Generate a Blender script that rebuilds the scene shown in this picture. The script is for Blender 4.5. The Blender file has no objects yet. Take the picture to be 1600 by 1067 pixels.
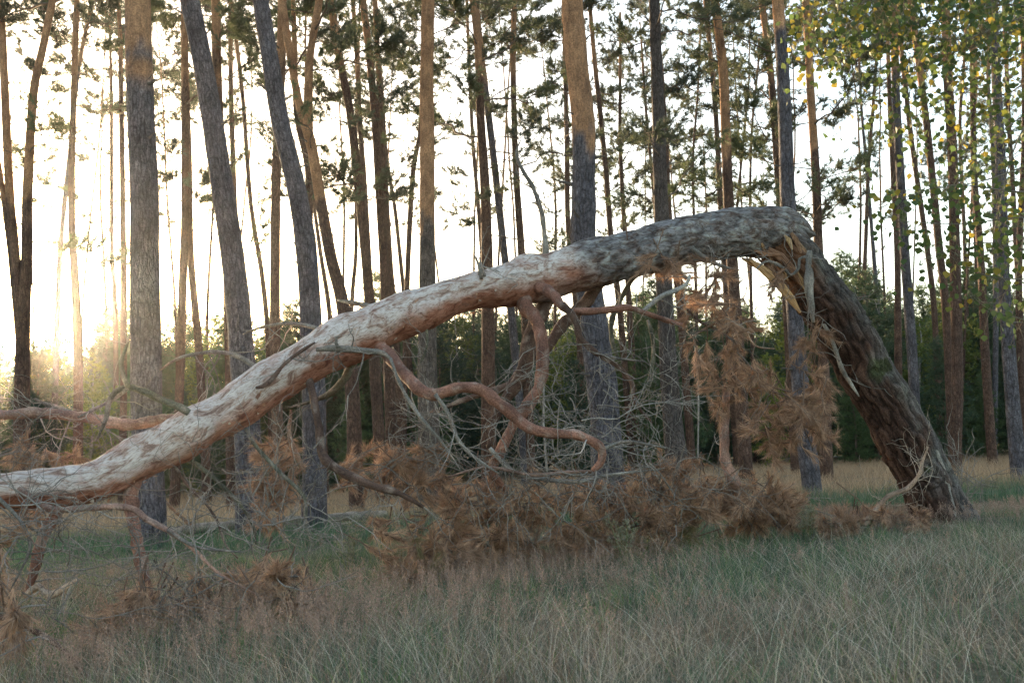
import bpy, math, random
import numpy as np
from mathutils import Matrix, Vector, Euler

# ------------------------------------------------------------------ camera, sky, sun, exposure
SC = bpy.context.scene
F, CX, CY = 1550.0, 800.0, 533.5          # photo is 1600 x 1067
PITCH, ROLL, CAMH = math.radians(6.68), math.radians(-2.0), 1.0
cam_data = bpy.data.cameras.new('camera')
cam_data.sensor_width = 36.0
cam_data.lens = 36.0 * F / 1600.0
cam_data.clip_end = 3000
cam_data.dof.use_dof = True; cam_data.dof.focus_distance = 8.5; cam_data.dof.aperture_fstop = 4.5
cam = bpy.data.objects.new('camera', cam_data)
SC.collection.objects.link(cam)
RC = (Matrix.Rotation(math.radians(90) + PITCH, 4, 'X') @ Matrix.Rotation(ROLL, 4, 'Z'))
cam.matrix_world = Matrix.Translation((0, 0, CAMH)) @ RC
SC.camera = cam
RCn = np.array(RC.to_3x3())

SUN_EL, SUN_AZ = math.radians(8.0), math.radians(-26.5)     # azimuth from +Y towards +X
world = bpy.data.worlds.new('World'); SC.world = world; world.use_nodes = True
wn = world.node_tree
sky = wn.nodes.new('ShaderNodeTexSky'); sky.sky_type = 'NISHITA'; sky.sun_disc = False
sky.sun_elevation = SUN_EL; sky.sun_rotation = SUN_AZ
sky.dust_density = 1.6; sky.ozone_density = 0.6; sky.air_density = 1.0
bg = wn.nodes['Background']; bg.inputs['Strength'].default_value = 0.15
wn.links.new(sky.outputs[0], bg.inputs['Color'])
sd = bpy.data.lights.new('sun', 'SUN'); sd.energy = 5.0; sd.angle = math.radians(0.6); sd.color = (1.0, 0.72, 0.42)
sun = bpy.data.objects.new('sun', sd); SC.collection.objects.link(sun)
sdir = Vector((math.sin(SUN_AZ) * math.cos(SUN_EL), math.cos(SUN_AZ) * math.cos(SUN_EL), math.sin(SUN_EL)))
sun.rotation_euler = sdir.to_track_quat('Z', 'Y').to_euler()
SC.view_settings.view_transform = 'Standard'; SC.view_settings.look = 'None'
SC.view_settings.exposure = 2.4; SC.view_settings.gamma = 1.0
cy = SC.cycles
cy.use_denoising = True; cy.denoising_prefilter = 'NONE'
cy.max_bounces = 6; cy.diffuse_bounces = 4; cy.glossy_bounces = 2; cy.transmission_bounces = 4; cy.transparent_max_bounces = 4
cy.sample_clamp_indirect = 3.0

COL = SC.collection
rng = np.random.default_rng(7)
random.seed(7)

# ------------------------------------------------------------------ helpers
def U(px, py, D):
    """world point on the ray through photo pixel (px,py) at world distance Y = D"""
    d = RCn @ np.array([(px - CX) / F, -(py - CY) / F, -1.0])
    k = D / d[1]
    return np.array([d[0] * k, D, CAMH + d[2] * k])

def hash01(i, j, k, seed):
    n = (i * 374761393 + j * 668265263 + k * 2147483647 + seed * 1274126177) & 0xFFFFFFFF
    n = ((n ^ (n >> 13)) * 1274126177) & 0xFFFFFFFF
    n = n ^ (n >> 16)
    return (n & 0xFFFF) / 65535.0

def vnoise(p, seed=0):
    """smooth 3D value noise in -1..1, p (N,3)"""
    p = np.asarray(p, float); i = np.floor(p).astype(np.int64); f = p - i
    f = f * f * (3 - 2 * f); r = 0
    for a in (0, 1):
        wa = f[:, 0] if a else 1 - f[:, 0]
        for b in (0, 1):
            wb = f[:, 1] if b else 1 - f[:, 1]
            for c in (0, 1):
                wc = f[:, 2] if c else 1 - f[:, 2]
                r = r + wa * wb * wc * hash01(i[:, 0] + a, i[:, 1] + b, i[:, 2] + c, seed)
    return r * 2 - 1

def fbm(p, seed=0, oct=3):
    r, a = 0, 1.0
    for o in range(oct):
        r = r + a * vnoise(np.asarray(p) * 2 ** o, seed + o * 17); a *= 0.5
    return r

def n2(x, y, s, seed):
    x = np.atleast_1d(np.asarray(x, float)); y = np.atleast_1d(np.asarray(y, float))
    return vnoise(np.stack([x * s, y * s, np.full_like(x, 3.3)], 1), seed)

def worley(u, v, nu, seed):
    """F1, F2 for 2D cells, u periodic over nu cells"""
    iu = np.floor(u).astype(np.int64); iv = np.floor(v).astype(np.int64)
    f1 = np.full(u.shape, 9.0); f2 = np.full(u.shape, 9.0); cid = np.zeros(u.shape)
    for a in (-1, 0, 1):
        for b in (-1, 0, 1):
            cu, cv = iu + a, iv + b; m = np.mod(cu, nu)
            hx = hash01(m, cv, 0 * cu, seed); hy = hash01(m, cv, 0 * cu + 1, seed + 5)
            d = np.hypot(cu + hx - u, cv + hy - v); h = hash01(m, cv, 0 * cu + 2, seed + 9)
            cid = np.where(d < f1, h, cid)
            f2 = np.where(d < f1, f1, np.minimum(f2, d)); f1 = np.minimum(f1, d)
    return f1, f2, cid

def terrain(x, y):
    x = np.atleast_1d(np.asarray(x, float)); y = np.atleast_1d(np.asarray(y, float))
    z = 0.1 + 0.2 * np.tanh(x / 6) + 0.04 * n2(x, y, 0.35, 3) + 0.02 * n2(x, y, 1.1, 4)
    return z
def tz(x, y): return float(terrain(x, y)[0])

def make_mesh(name, V, polys, mats, uv=None, col=None, smooth=True, midx=None):
    """polys: list of int arrays (n,k); uv: matching list of (n,k,2); col: (N,4) point colour"""
    me = bpy.data.meshes.new(name)
    V = np.asarray(V, np.float32)
    me.vertices.add(len(V)); me.vertices.foreach_set('co', V.ravel())
    nl = sum(p.size for p in polys); npoly = sum(len(p) for p in polys)
    me.loops.add(nl); me.polygons.add(npoly)
    me.loops.foreach_set('vertex_index', np.concatenate([p.ravel() for p in polys]).astype(np.int32))
    tot = np.concatenate([np.full(len(p), p.shape[1]) for p in polys])
    st = np.concatenate([[0], np.cumsum(tot)[:-1]])
    me.polygons.foreach_set('loop_start', st.astype(np.int32))
    me.polygons.foreach_set('loop_total', tot.astype(np.int32))
    if midx is not None:
        me.polygons.foreach_set('material_index', np.asarray(midx, np.int32))
    me.polygons.foreach_set('use_smooth', np.full(npoly, smooth))
    if uv is not None:
        l = me.uv_layers.new(name='UVMap')
        l.data.foreach_set('uv', np.concatenate([np.asarray(q, np.float32).reshape(-1) for q in uv]))
    if col is not None:
        a = me.color_attributes.new('Col', 'FLOAT_COLOR', 'POINT')
        a.data.foreach_set('color', np.asarray(col, np.float32).ravel())
    for m in (mats if isinstance(mats, (list, tuple)) else [mats]):
        me.materials.append(m)
    me.update(calc_edges=True)
    return me

def link(name, data, parent=None):
    o = bpy.data.objects.new(name, data); COL.objects.link(o)
    if parent is not None: o.parent = parent
    return o

def thing(name, label, cat, loc=(0, 0, 0), group=None):
    o = link(name, None); o.location = loc; o.empty_display_size = 0.2
    o['label'] = label; o['category'] = cat
    if group: o['group'] = group
    return o

def part(name, me, root):
    """mesh given in world coordinates -> child of an Empty that has a location only"""
    o = link(name, me, root)
    o.matrix_parent_inverse = Matrix.Translation(root.location).inverted()
    if name in ('twigs', 'dry_needles', 'seed_tufts'): o['kind'] = 'stuff'
    return o

def smooth_path(P, step):
    """Catmull-Rom through rows of P (any columns; first 3 are xyz)"""
    P = np.asarray(P, float)
    A = np.vstack([2 * P[0] - P[1], P, 2 * P[-1] - P[-2]]); out = []
    for i in range(1, len(A) - 2):
        n = max(1, int(np.linalg.norm(A[i + 1, :3] - A[i, :3]) / step))
        t = np.arange(n)[:, None] / n
        p0, p1, p2, p3 = A[i - 1], A[i], A[i + 1], A[i + 2]
        out.append(0.5 * (2 * p1 + (p2 - p0) * t + (2 * p0 - 5 * p1 + 4 * p2 - p3) * t * t + (3 * p1 - p0 - 3 * p2 + p3) * t ** 3))
    out.append(A[-2][None]); return np.vstack(out)

def frames(C):
    T = np.gradient(C, axis=0); T /= np.linalg.norm(T, axis=1)[:, None] + 1e-9
    n = np.cross(T[0], [0, 1, 0.13]); n /= np.linalg.norm(n) + 1e-9
    N = []
    for t in T:
        n = n - t * n.dot(t); n /= np.linalg.norm(n) + 1e-9; N.append(n)
    N = np.array(N); B = np.cross(T, N)
    return T, N, B

def tube(path, r, sides, disp=None, cap=True, colf=None, endwarp=None):
    """returns V, polys, uv, col;  disp(ang(N), s(N), P(N,3), radial(N,3)) -> dr; colf(ang,s,P,radial) -> (N,4)"""
    C = np.asarray(path, float)[:, :3]; r = np.asarray(r, float); n = len(C)
    T, N, B = frames(C)
    s = np.concatenate([[0], np.cumsum(np.linalg.norm(np.diff(C, axis=0), axis=1))])
    a = np.arange(sides) / sides * 2 * math.pi
    rad = N[:, None, :] * np.cos(a)[None, :, None] + B[:, None, :] * np.sin(a)[None, :, None]
    A = np.broadcast_to(a, (n, sides)).ravel(); S = np.repeat(s, sides); R = np.repeat(r, sides)
    rad = rad.reshape(-1, 3); P = np.repeat(C, sides, axis=0) + rad * R[:, None]
    dr = disp(A, S, P, rad, R) if disp is not None else 0
    V = P + rad * (np.asarray(dr) * np.ones(len(P)))[:, None]
    if endwarp is not None: V = endwarp(V, A, S, T, sides)
    i = np.arange(n - 1)[:, None] * sides; j = np.arange(sides)[None]; k = (j + 1) % sides
    Q = np.stack([i + j, i + k, i + sides + k, i + sides + j], -1).reshape(-1, 4)
    rm = max(r.mean(), 1e-4); du = 2 * math.pi * rm / sides
    uj = np.stack([j * du, (j + 1) * du, (j + 1) * du, j * du], -1)
    uj = np.broadcast_to(uj, (n - 1, sides, 4))
    vv = np.stack([s[:-1], s[:-1], s[1:], s[1:]], -1)[:, None, :]
    vv = np.broadcast_to(vv, (n - 1, sides, 4))
    uv = [np.stack([uj, vv], -1).reshape(-1, 4, 2)]; polys = [Q]
    col = colf(A, S, P, rad) if colf is not None else None
    if cap:
        V = np.vstack([V, C[:1], C[-1:]]); b = n * sides
        t0 = np.stack([j[0] * 0 + b, k[0], j[0]], -1)
        t1 = np.stack([j[0] * 0 + b + 1, (n - 1) * sides + j[0], (n - 1) * sides + k[0]], -1)
        polys.append(np.vstack([t0, t1])); uv.append(np.zeros((2 * sides, 3, 2)))
        if col is not None: col = np.vstack([col, col[:1], col[-1:]])
    return V, polys, uv, col

class Soup:
    """collects pieces into one mesh"""
    def __init__(s): s.V, s.q, s.t, s.uq, s.ut, s.c, s.n = [], [], [], [], [], [], 0
    def add(s, V, polys, uv, col):
        for p, u in zip(polys, uv):
            if p.shape[1] == 4: s.q.append(p + s.n); s.uq.append(u)
            else: s.t.append(p + s.n); s.ut.append(u)
        s.V.append(V); s.c.append(col); s.n += len(V)
    def tris(s, V, T, col):
        s.add(V, [T], [np.zeros((len(T), 3, 2))], col)
    def mesh(s, name, mats, smooth=True):
        polys, uv = [], []
        if s.q: polys.append(np.vstack(s.q)); uv.append(np.vstack(s.uq))
        if s.t: polys.append(np.vstack(s.t)); uv.append(np.vstack(s.ut))
        return make_mesh(name, np.vstack(s.V), polys, mats, uv, np.vstack(s.c), smooth)

def flat_col(c, a=0.0):
    return lambda A, S, P, rad: np.tile([c[0], c[1], c[2], a], (len(A), 1))

# ------------------------------------------------------------------ materials
def new_mat(name):
    m = bpy.data.materials.new(name); m.use_nodes = True
    nt = m.node_tree; nt.nodes.clear()
    return m, nt, nt.nodes, nt.links

def nd(nt, t, **kw):
    n = nt.nodes.new(t)
    for k, v in kw.items():
        if k.startswith('i_'):
            n.inputs[k[2:]].default_value = v
        else: setattr(n, k, v)
    return n

def mixc(nt, fac, a, b, mode='MIX'):
    n = nt.nodes.new('ShaderNodeMix'); n.data_type = 'RGBA'; n.blend_type = mode
    for sock, v in ((n.inputs[0], fac), (n.inputs[6], a), (n.inputs[7], b)):
        if isinstance(v, bpy.types.NodeSocket): nt.links.new(v, sock)
        else: sock.default_value = v if not isinstance(v, tuple) else (*v, 1)[:4]
    return n.outputs[2]

def math_(nt, op, a, b=0.5, clamp=False):
    n = nt.nodes.new('ShaderNodeMath'); n.operation = op; n.use_clamp = clamp
    for sock, v in ((n.inputs[0], a), (n.inputs[1], b)):
        if isinstance(v, bpy.types.NodeSocket): nt.links.new(v, sock)
        else: sock.default_value = v
    return n.outputs[0]

def ramp(nt, fac, stops):
    n = nt.nodes.new('ShaderNodeValToRGB'); e = n.color_ramp.elements
    while len(e) < len(stops): e.new(0.5)
    for k, (p, c) in enumerate(stops): e[k].position = p; e[k].color = (*c, 1) if len(c) == 3 else c
    nt.links.new(fac, n.inputs[0]); return n.outputs[0]

def bark_material(name, su, sv, crack_dark, bump, fine=60.0):
    m, nt, N, L = new_mat(name)
    out = N.new('ShaderNodeOutputMaterial'); bs = N.new('ShaderNodeBsdfPrincipled')
    bs.inputs['Roughness'].default_value = 0.9; bs.inputs['Specular IOR Level'].default_value = 0.25
    uv = N.new('ShaderNodeUVMap'); at = nd(nt, 'ShaderNodeAttribute', attribute_name='Col')
    info = N.new('ShaderNodeObjectInfo')
    mp = N.new('ShaderNodeMapping'); L.new(uv.outputs[0], mp.inputs[0]); mp.inputs['Scale'].default_value = (su, sv, 1)
    off = N.new('ShaderNodeCombineXYZ'); L.new(math_(nt, 'MULTIPLY', info.outputs['Random'], 37.0), off.inputs[1]); L.new(off.outputs[0], mp.inputs['Location'])
    nz = nd(nt, 'ShaderNodeTexNoise'); nz.inputs['Scale'].default_value = 0.8; nz.inputs['Detail'].default_value = 5
    L.new(mp.outputs[0], nz.inputs['Vector'])
    add = nd(nt, 'ShaderNodeMixRGB', blend_type='ADD'); add.inputs[0].default_value = 1.6
    L.new(mp.outputs[0], add.inputs[1]); L.new(nz.outputs['Color'], add.inputs[2])
    vo = nd(nt, 'ShaderNodeTexVoronoi', voronoi_dimensions='2D', feature='DISTANCE_TO_EDGE'); vo.inputs['Scale'].default_value = 1.0
    L.new(add.outputs[0], vo.inputs['Vector'])
    vc = nd(nt, 'ShaderNodeTexVoronoi', voronoi_dimensions='2D', feature='F1'); vc.inputs['Scale'].default_value = 1.0
    L.new(add.outputs[0], vc.inputs['Vector'])
    mpb = N.new('ShaderNodeMapping'); L.new(uv.outputs[0], mpb.inputs[0]); mpb.inputs['Scale'].default_value = (su * 1.9, sv * 0.9, 1); L.new(off.outputs[0], mpb.inputs['Location'])
    rn = nd(nt, 'ShaderNodeTexNoise', noise_dimensions='2D'); rn.inputs['Scale'].default_value = 1.0; rn.inputs['Detail'].default_value = 6; rn.inputs['Roughness'].default_value = 0.7; rn.inputs['Distortion'].default_value = 0.8
    L.new(mpb.outputs[0], rn.inputs['Vector'])
    vp = ramp(nt, vo.outputs['Distance'], [(0.0, (0.35, 0.35, 0.35)), (0.2, (0.85, 0.85, 0.85)), (0.5, (1, 1, 1))])
    rp = ramp(nt, rn.outputs['Fac'], [(0.33, (0.1, 0.1, 0.1)), (0.47, (0.7, 0.7, 0.7)), (0.62, (1, 1, 1))])
    plate = mixc(nt, 1.0, vp, rp, 'MULTIPLY')
    # ruggedness comes from the colour attribute's alpha
    rug = at.outputs['Alpha']
    crackmix = mixc(nt, rug, (1.0, 1.0, 1.0), mixc(nt, plate, crack_dark, (1.0, 1.0, 1.0)))
    fn = nd(nt, 'ShaderNodeTexNoise'); fn.inputs['Scale'].default_value = fine; fn.inputs['Detail'].default_value = 5; fn.inputs['Roughness'].default_value = 0.65
    tc = N.new('ShaderNodeTexCoord'); L.new(tc.outputs['Object'], fn.inputs['Vector'])
    big = nd(nt, 'ShaderNodeTexNoise'); big.inputs['Scale'].default_value = 3.0; big.inputs['Detail'].default_value = 4
    L.new(tc.outputs['Object'], big.inputs['Vector'])
    c = mixc(nt, 1.0, at.outputs['Color'], crackmix, 'MULTIPLY')
    c = mixc(nt, 1.0, c, ramp(nt, fn.outputs['Fac'], [(0.3, (0.45, 0.43, 0.42)), (0.7, (1.5, 1.5, 1.5))]), 'MULTIPLY')
    c = mixc(nt, 1.0, c, ramp(nt, big.outputs['Fac'], [(0.3, (0.7, 0.68, 0.68)), (0.7, (1.25, 1.25, 1.22))]), 'MULTIPLY')
    c = mixc(nt, 1.0, c, ramp(nt, vc.outputs['Color'], [(0.1, (0.8, 0.8, 0.82)), (0.9, (1.18, 1.15, 1.12))]), 'MULTIPLY')
    L.new(c, bs.inputs['Base Color'])
    h = math_(nt, 'ADD', math_(nt, 'MULTIPLY', math_(nt, 'MULTIPLY', plate, rug), 1.0), math_(nt, 'MULTIPLY', fn.outputs['Fac'], 0.5))
    bp = N.new('ShaderNodeBump'); bp.inputs['Strength'].default_value = 0.9; bp.inputs['Distance'].default_value = bump
    L.new(h, bp.inputs['Height']); L.new(bp.outputs[0], bs.inputs['Normal'])
    L.new(bs.outputs[0], out.inputs[0]); return m

M_BARK = bark_material('pine_bark', 24, 6, (0.24, 0.21, 0.2), 0.03, 45)
M_LIMB = bark_material('limb_bark', 30, 12, (0.5, 0.42, 0.38), 0.006, 90)
M_TWIG = bark_material('twig_bark', 30, 12, (0.7, 0.7, 0.7), 0.002, 120)
M_STUMP = bark_material('stump_bark', 20, 4, (0.38, 0.34, 0.32), 0.016, 70)

def trunk_material():
    m, nt, N, L = new_mat('weathered_flaking_bark')
    out = N.new('ShaderNodeOutputMaterial'); bs = N.new('ShaderNodeBsdfPrincipled')
    bs.inputs['Roughness'].default_value = 0.85; bs.inputs['Specular IOR Level'].default_value = 0.3
    at = nd(nt, 'ShaderNodeAttribute', attribute_name='Col')
    uv = N.new('ShaderNodeUVMap'); mp = N.new('ShaderNodeMapping'); L.new(uv.outputs[0], mp.inputs[0]); mp.inputs['Scale'].default_value = (15, 6, 1)
    fl = nd(nt, 'ShaderNodeTexNoise', noise_dimensions='2D'); fl.inputs['Scale'].default_value = 1.0; fl.inputs['Detail'].default_value = 10; fl.inputs['Roughness'].default_value = 0.74
    fl.inputs['Distortion'].default_value = 0.6
    L.new(mp.outputs[0], fl.inputs['Vector'])
    mp2 = N.new('ShaderNodeMapping'); L.new(uv.outputs[0], mp2.inputs[0]); mp2.inputs['Scale'].default_value = (130, 28, 1)
    st = nd(nt, 'ShaderNodeTexNoise', noise_dimensions='2D'); st.inputs['Scale'].default_value = 1.0; st.inputs['Detail'].default_value = 5
    L.new(mp2.outputs[0], st.inputs['Vector'])
    vo = nd(nt, 'ShaderNodeTexVoronoi', voronoi_dimensions='2D', feature='DISTANCE_TO_EDGE'); vo.inputs['Scale'].default_value = 0.55
    ad = nd(nt, 'ShaderNodeMixRGB', blend_type='ADD'); ad.inputs[0].default_value = 2.2
    L.new(mp.outputs[0], ad.inputs[1]); L.new(fl.outputs['Color'], ad.inputs[2]); L.new(ad.outputs[0], vo.inputs['Vector'])
    spots = ramp(nt, fl.outputs['Fac'], [(0.36, (0.34, 0.2, 0.15)), (0.43, (0.72, 0.54, 0.45)), (0.49, (1, 0.96, 0.93)), (0.64, (1.3, 1.33, 1.36))])
    c = mixc(nt, 0.9, at.outputs['Color'], spots, 'MULTIPLY')
    c = mixc(nt, 1.0, c, ramp(nt, st.outputs['Fac'], [(0.32, (0.55, 0.5, 0.48)), (0.45, (1, 1, 1)), (0.75, (1.15, 1.15, 1.15))]), 'MULTIPLY')
    pl = ramp(nt, vo.outputs['Distance'], [(0.0, (0.55, 0.5, 0.48)), (0.12, (0.9, 0.9, 0.9)), (0.3, (1, 1, 1))])
    c = mixc(nt, 1.0, c, mixc(nt, at.outputs['Alpha'], (1.0, 1.0, 1.0), pl), 'MULTIPLY')
    L.new(c, bs.inputs['Base Color'])
    h = math_(nt, 'ADD', math_(nt, 'MULTIPLY', fl.outputs['Fac'], 1.6), math_(nt, 'ADD', math_(nt, 'MULTIPLY', st.outputs['Fac'], 0.6), math_(nt, 'MULTIPLY', pl, math_(nt, 'MULTIPLY', at.outputs['Alpha'], 0.8))))
    bp = N.new('ShaderNodeBump'); bp.inputs['Strength'].default_value = 0.85; bp.inputs['Distance'].default_value = 0.012
    L.new(h, bp.inputs['Height']); L.new(bp.outputs[0], bs.inputs['Normal'])
    L.new(bs.outputs[0], out.inputs[0]); return m
M_TRUNK = trunk_material()

def leaf_material(name, trans=0.4, rough=0.6, tint=(1.0, 1.0, 1.0), rand=0.0):
    m, nt, N, L = new_mat(name)
    out = N.new('ShaderNodeOutputMaterial'); at = nd(nt, 'ShaderNodeAttribute', attribute_name='Col')
    c = mixc(nt, 1.0, at.outputs['Color'], tint, 'MULTIPLY')
    if rand:
        info = N.new('ShaderNodeObjectInfo')
        c = mixc(nt, 1.0, c, ramp(nt, info.outputs['Random'], [(0.0, (1 - rand, 1 - rand, 1 - rand * .6)), (1.0, (1 + rand * 1.2, 1 + rand, 1 - rand * .3))]), 'MULTIPLY')
    df = N.new('ShaderNodeBsdfPrincipled'); df.inputs['Roughness'].default_value = rough; df.inputs['Specular IOR Level'].default_value = 0.2
    tr = N.new('ShaderNodeBsdfTranslucent'); mx = N.new('ShaderNodeMixShader'); mx.inputs[0].default_value = trans
    L.new(c, df.inputs['Base Color']); L.new(c, tr.inputs['Color'])
    L.new(df.outputs[0], mx.inputs[1]); L.new(tr.outputs[0], mx.inputs[2]); L.new(mx.outputs[0], out.inputs[0]); return m
M_NEEDLE = leaf_material('pine_needles', 0.3, rand=0.25)
M_SAPLING = leaf_material('young_conifer_needles', 0.35, rand=0.3)
M_DEAD = leaf_material('dry_needles', 0.25, 0.8)
M_GRASS = leaf_material('grass_blades', 0.3, 0.7)
M_LEAF = leaf_material('aspen_leaf', 0.5, 0.5)

def wood_material():
    m, nt, N, L = new_mat('torn_wood')
    out = N.new('ShaderNodeOutputMaterial'); bs = N.new('ShaderNodeBsdfPrincipled'); bs.inputs['Roughness'].default_value = 0.75
    at = nd(nt, 'ShaderNodeAttribute', attribute_name='Col'); uv = N.new('ShaderNodeUVMap')
    mp = N.new('ShaderNodeMapping'); mp.inputs['Scale'].default_value = (90, 5, 1); L.new(uv.outputs[0], mp.inputs[0])
    nz = nd(nt, 'ShaderNodeTexNoise', noise_dimensions='2D'); nz.inputs['Scale'].default_value = 1; nz.inputs['Detail'].default_value = 5
    L.new(mp.outputs[0], nz.inputs['Vector'])
    c = mixc(nt, 1.0, at.outputs['Color'], ramp(nt, nz.outputs['Fac'], [(0.3, (0.5, 0.42, 0.35)), (0.6, (1.1, 1.1, 1.1))]), 'MULTIPLY')
    L.new(c, bs.inputs['Base Color'])
    bp = N.new('ShaderNodeBump'); bp.inputs['Distance'].default_value = 0.01; L.new(nz.outputs['Fac'], bp.inputs['Height']); L.new(bp.outputs[0], bs.inputs['Normal'])
    L.new(bs.outputs[0], out.inputs[0]); return m
M_WOOD = wood_material()

def ground_material():
    m, nt, N, L = new_mat('meadow_soil')
    out = N.new('ShaderNodeOutputMaterial'); bs = N.new('ShaderNodeBsdfPrincipled'); bs.inputs['Roughness'].default_value = 0.95
    tc = N.new('ShaderNodeTexCoord')
    a = nd(nt, 'ShaderNodeTexNoise'); a.inputs['Scale'].default_value = 0.6; a.inputs['Detail'].default_value = 6; L.new(tc.outputs['Object'], a.inputs['Vector'])
    b = nd(nt, 'ShaderNodeTexNoise'); b.inputs['Scale'].default_value = 25; b.inputs['Detail'].default_value = 6; L.new(tc.outputs['Object'], b.inputs['Vector'])
    c = ramp(nt, a.outputs['Fac'], [(0.3, (0.05, 0.065, 0.03)), (0.5, (0.085, 0.075, 0.04)), (0.7, (0.13, 0.10, 0.06))])
    c = mixc(nt, 1.0, c, ramp(nt, b.outputs['Fac'], [(0.3, (0.45, 0.45, 0.45)), (0.7, (1.4, 1.4, 1.4))]), 'MULTIPLY')
    L.new(c, bs.inputs['Base Color'])
    bp = N.new('ShaderNodeBump'); bp.inputs['Distance'].default_value = 0.05; L.new(b.outputs['Fac'], bp.inputs['Height']); L.new(bp.outputs[0], bs.inputs['Normal'])
    L.new(bs.outputs[0], out.inputs[0]); return m
M_GROUND = ground_material()

# ------------------------------------------------------------------ ground
def build_ground():
    def axis(lo, hi, fine, r):
        a = np.arange(-fine, fine + .01, r); g = fine; out = []
        while g < hi: g *= 1.35; out.append(g)
        return np.array([-q for q in out[::-1]] + list(a) + out)
    xs = axis(0, 130, 20, 0.5); ys = axis(0, 130, 20, 0.5) + 14
    X, Y = np.meshgrid(xs, ys); V = np.stack([X.ravel(), Y.ravel(), terrain(X.ravel(), Y.ravel())], 1)
    nx, ny = len(xs), len(ys); i, j = np.meshgrid(np.arange(nx - 1), np.arange(ny - 1)); b = (j * nx + i).ravel()
    o = link('ground', make_mesh('ground', V, [np.stack([b, b + 1, b + nx + 1, b + nx], 1)], M_GROUND))
    o['kind'] = 'structure'
build_ground()

# ------------------------------------------------------------------ pine boughs (shared meshes)
GREY = np.array([0.17, 0.15, 0.145]); ORANGE = np.array([0.36, 0.20, 0.11]); REDDISH = np.array([0.15, 0.09, 0.068])

def rand_unit(n, g=None):
    g = g or rng
    v = g.normal(size=(n, 3)); return v / np.linalg.norm(v, axis=1)[:, None]

def tufts(soup, C, D, length, width, per, spread, colA, colB, droop=0.0, tipcol=None):
    """needle tufts: every needle a thin tapering triangle; C centres, D directions"""
    n = len(C); N = n * per
    c = np.repeat(C, per, 0); d = np.repeat(D, per, 0)
    v = d + spread * rand_unit(N); v[:, 2] -= droop * rng.random(N); v /= np.linalg.norm(v, axis=1)[:, None]
    st = c - np.repeat(D, per, 0) * (rng.random(N) * length * 0.9)[:, None]
    ln = length * (0.65 + 0.6 * rng.random(N)); side = np.cross(v, rand_unit(N)); side /= np.linalg.norm(side, axis=1)[:, None] + 1e-9
    w = width * (0.7 + 0.6 * rng.random(N))
    A = st - side * w[:, None] / 2; B = st + side * w[:, None] / 2; T = st + v * ln[:, None]; T[:, 2] -= droop * 0.2 * ln
    V = np.stack([A, B, T], 1).reshape(-1, 3)
    k = np.repeat(rng.random(n), per)[:, None] * 0.7 + rng.random(N)[:, None] * 0.3
    col = np.asarray(colA) * (1 - k) + np.asarray(colB) * k
    col = np.repeat(np.hstack([col, np.ones((N, 1))]), 3, 0)
    soup.tris(V, np.arange(N * 3).reshape(-1, 3), col)

def bough_meshes(seed, needles=True):
    g = np.random.default_rng(seed); L = g.uniform(1.3, 2.3)
    wood = Soup(); leaf = Soup()
    n = 10; t = np.linspace(0, 1, n); up = g.uniform(-0.3, 0.3)
    P = np.stack([t * L, 0 * t, up * L * t + g.uniform(-.05, .3) * L * t ** 2], 1) + np.cumsum(g.normal(0, 0.035, (n, 3)), 0) * L * np.minimum(t * 3, 1)[:, None]
    wc = flat_col((0.11, 0.085, 0.07), 0.2)
    wood.add(*tube(P, 0.017 * (1 - 0.8 * t) * L / 2 + 0.004, 5, colf=wc))
    tips, dirs = [], []
    for k in range(int(g.integers(9, 14)) if needles else int(g.integers(3, 7))):
        u = g.uniform(0.35, 1.0) if needles else g.uniform(.15, .9); i = min(int(u * (n - 1)), n - 2); o = P[i] + (P[i + 1] - P[i]) * (u * (n - 1) - i)
        a = g.choice([-1, 1]) * g.uniform(0.3, 1.2); l = L * g.uniform(0.2, 0.42) * (1.25 - u * 0.6)
        dr = np.array([math.cos(a), math.sin(a), g.uniform(-0.15, 0.5)])
        m = 5; tt = np.linspace(0, 1, m)[:, None]; Q = o + dr * l * tt + np.array([0, 0, 0.25 * l]) * tt ** 2 + np.cumsum(g.normal(0, 0.04, (m, 3)), 0) * l
        wood.add(*tube(Q, np.linspace(0.008, 0.003, m), 4, colf=wc))
        for q in range(int(g.integers(9, 15))):
            uu = g.uniform(0.3, 1.0); j = min(int(uu * (m - 1)), m - 2); c = Q[j] + (Q[j + 1] - Q[j]) * (uu * (m - 1) - j)
            dd = dr * 0.6 + g.normal(0, 0.5, 3) + np.array([0, 0, 0.3]); dd /= np.linalg.norm(dd)
            tips.append(c + dd * g.uniform(0.03, 0.2)); dirs.append(dd)
    if not needles: return wood.mesh('bough_wood', M_TWIG), None
    tufts(leaf, np.array(tips), np.array(dirs), 0.14, 0.013, 20, 0.75, (0.06, 0.08, 0.055), (0.115, 0.14, 0.09))
    return wood.mesh('bough_wood', M_TWIG), leaf.mesh('needles', M_NEEDLE, False)
BOUGHS = [bough_meshes(100 + k) for k in range(12)]
BARE = [bough_meshes(200 + k, False)[0] for k in range(5)]

def attach_bough(root, at, az, scale, tilt, bare=False, g=random):
    if bare: w, l = g.choice(BARE), None
    else: w, l = g.choice(BOUGHS)
    o = link('dead_branch' if bare else 'bough', w, root)
    o.location = Vector(at) - root.location; o.rotation_euler = Euler((g.uniform(-.4, .4), -tilt, az)); o.scale = (scale,) * 3
    if l is not None: link('needles', l, o)

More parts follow.
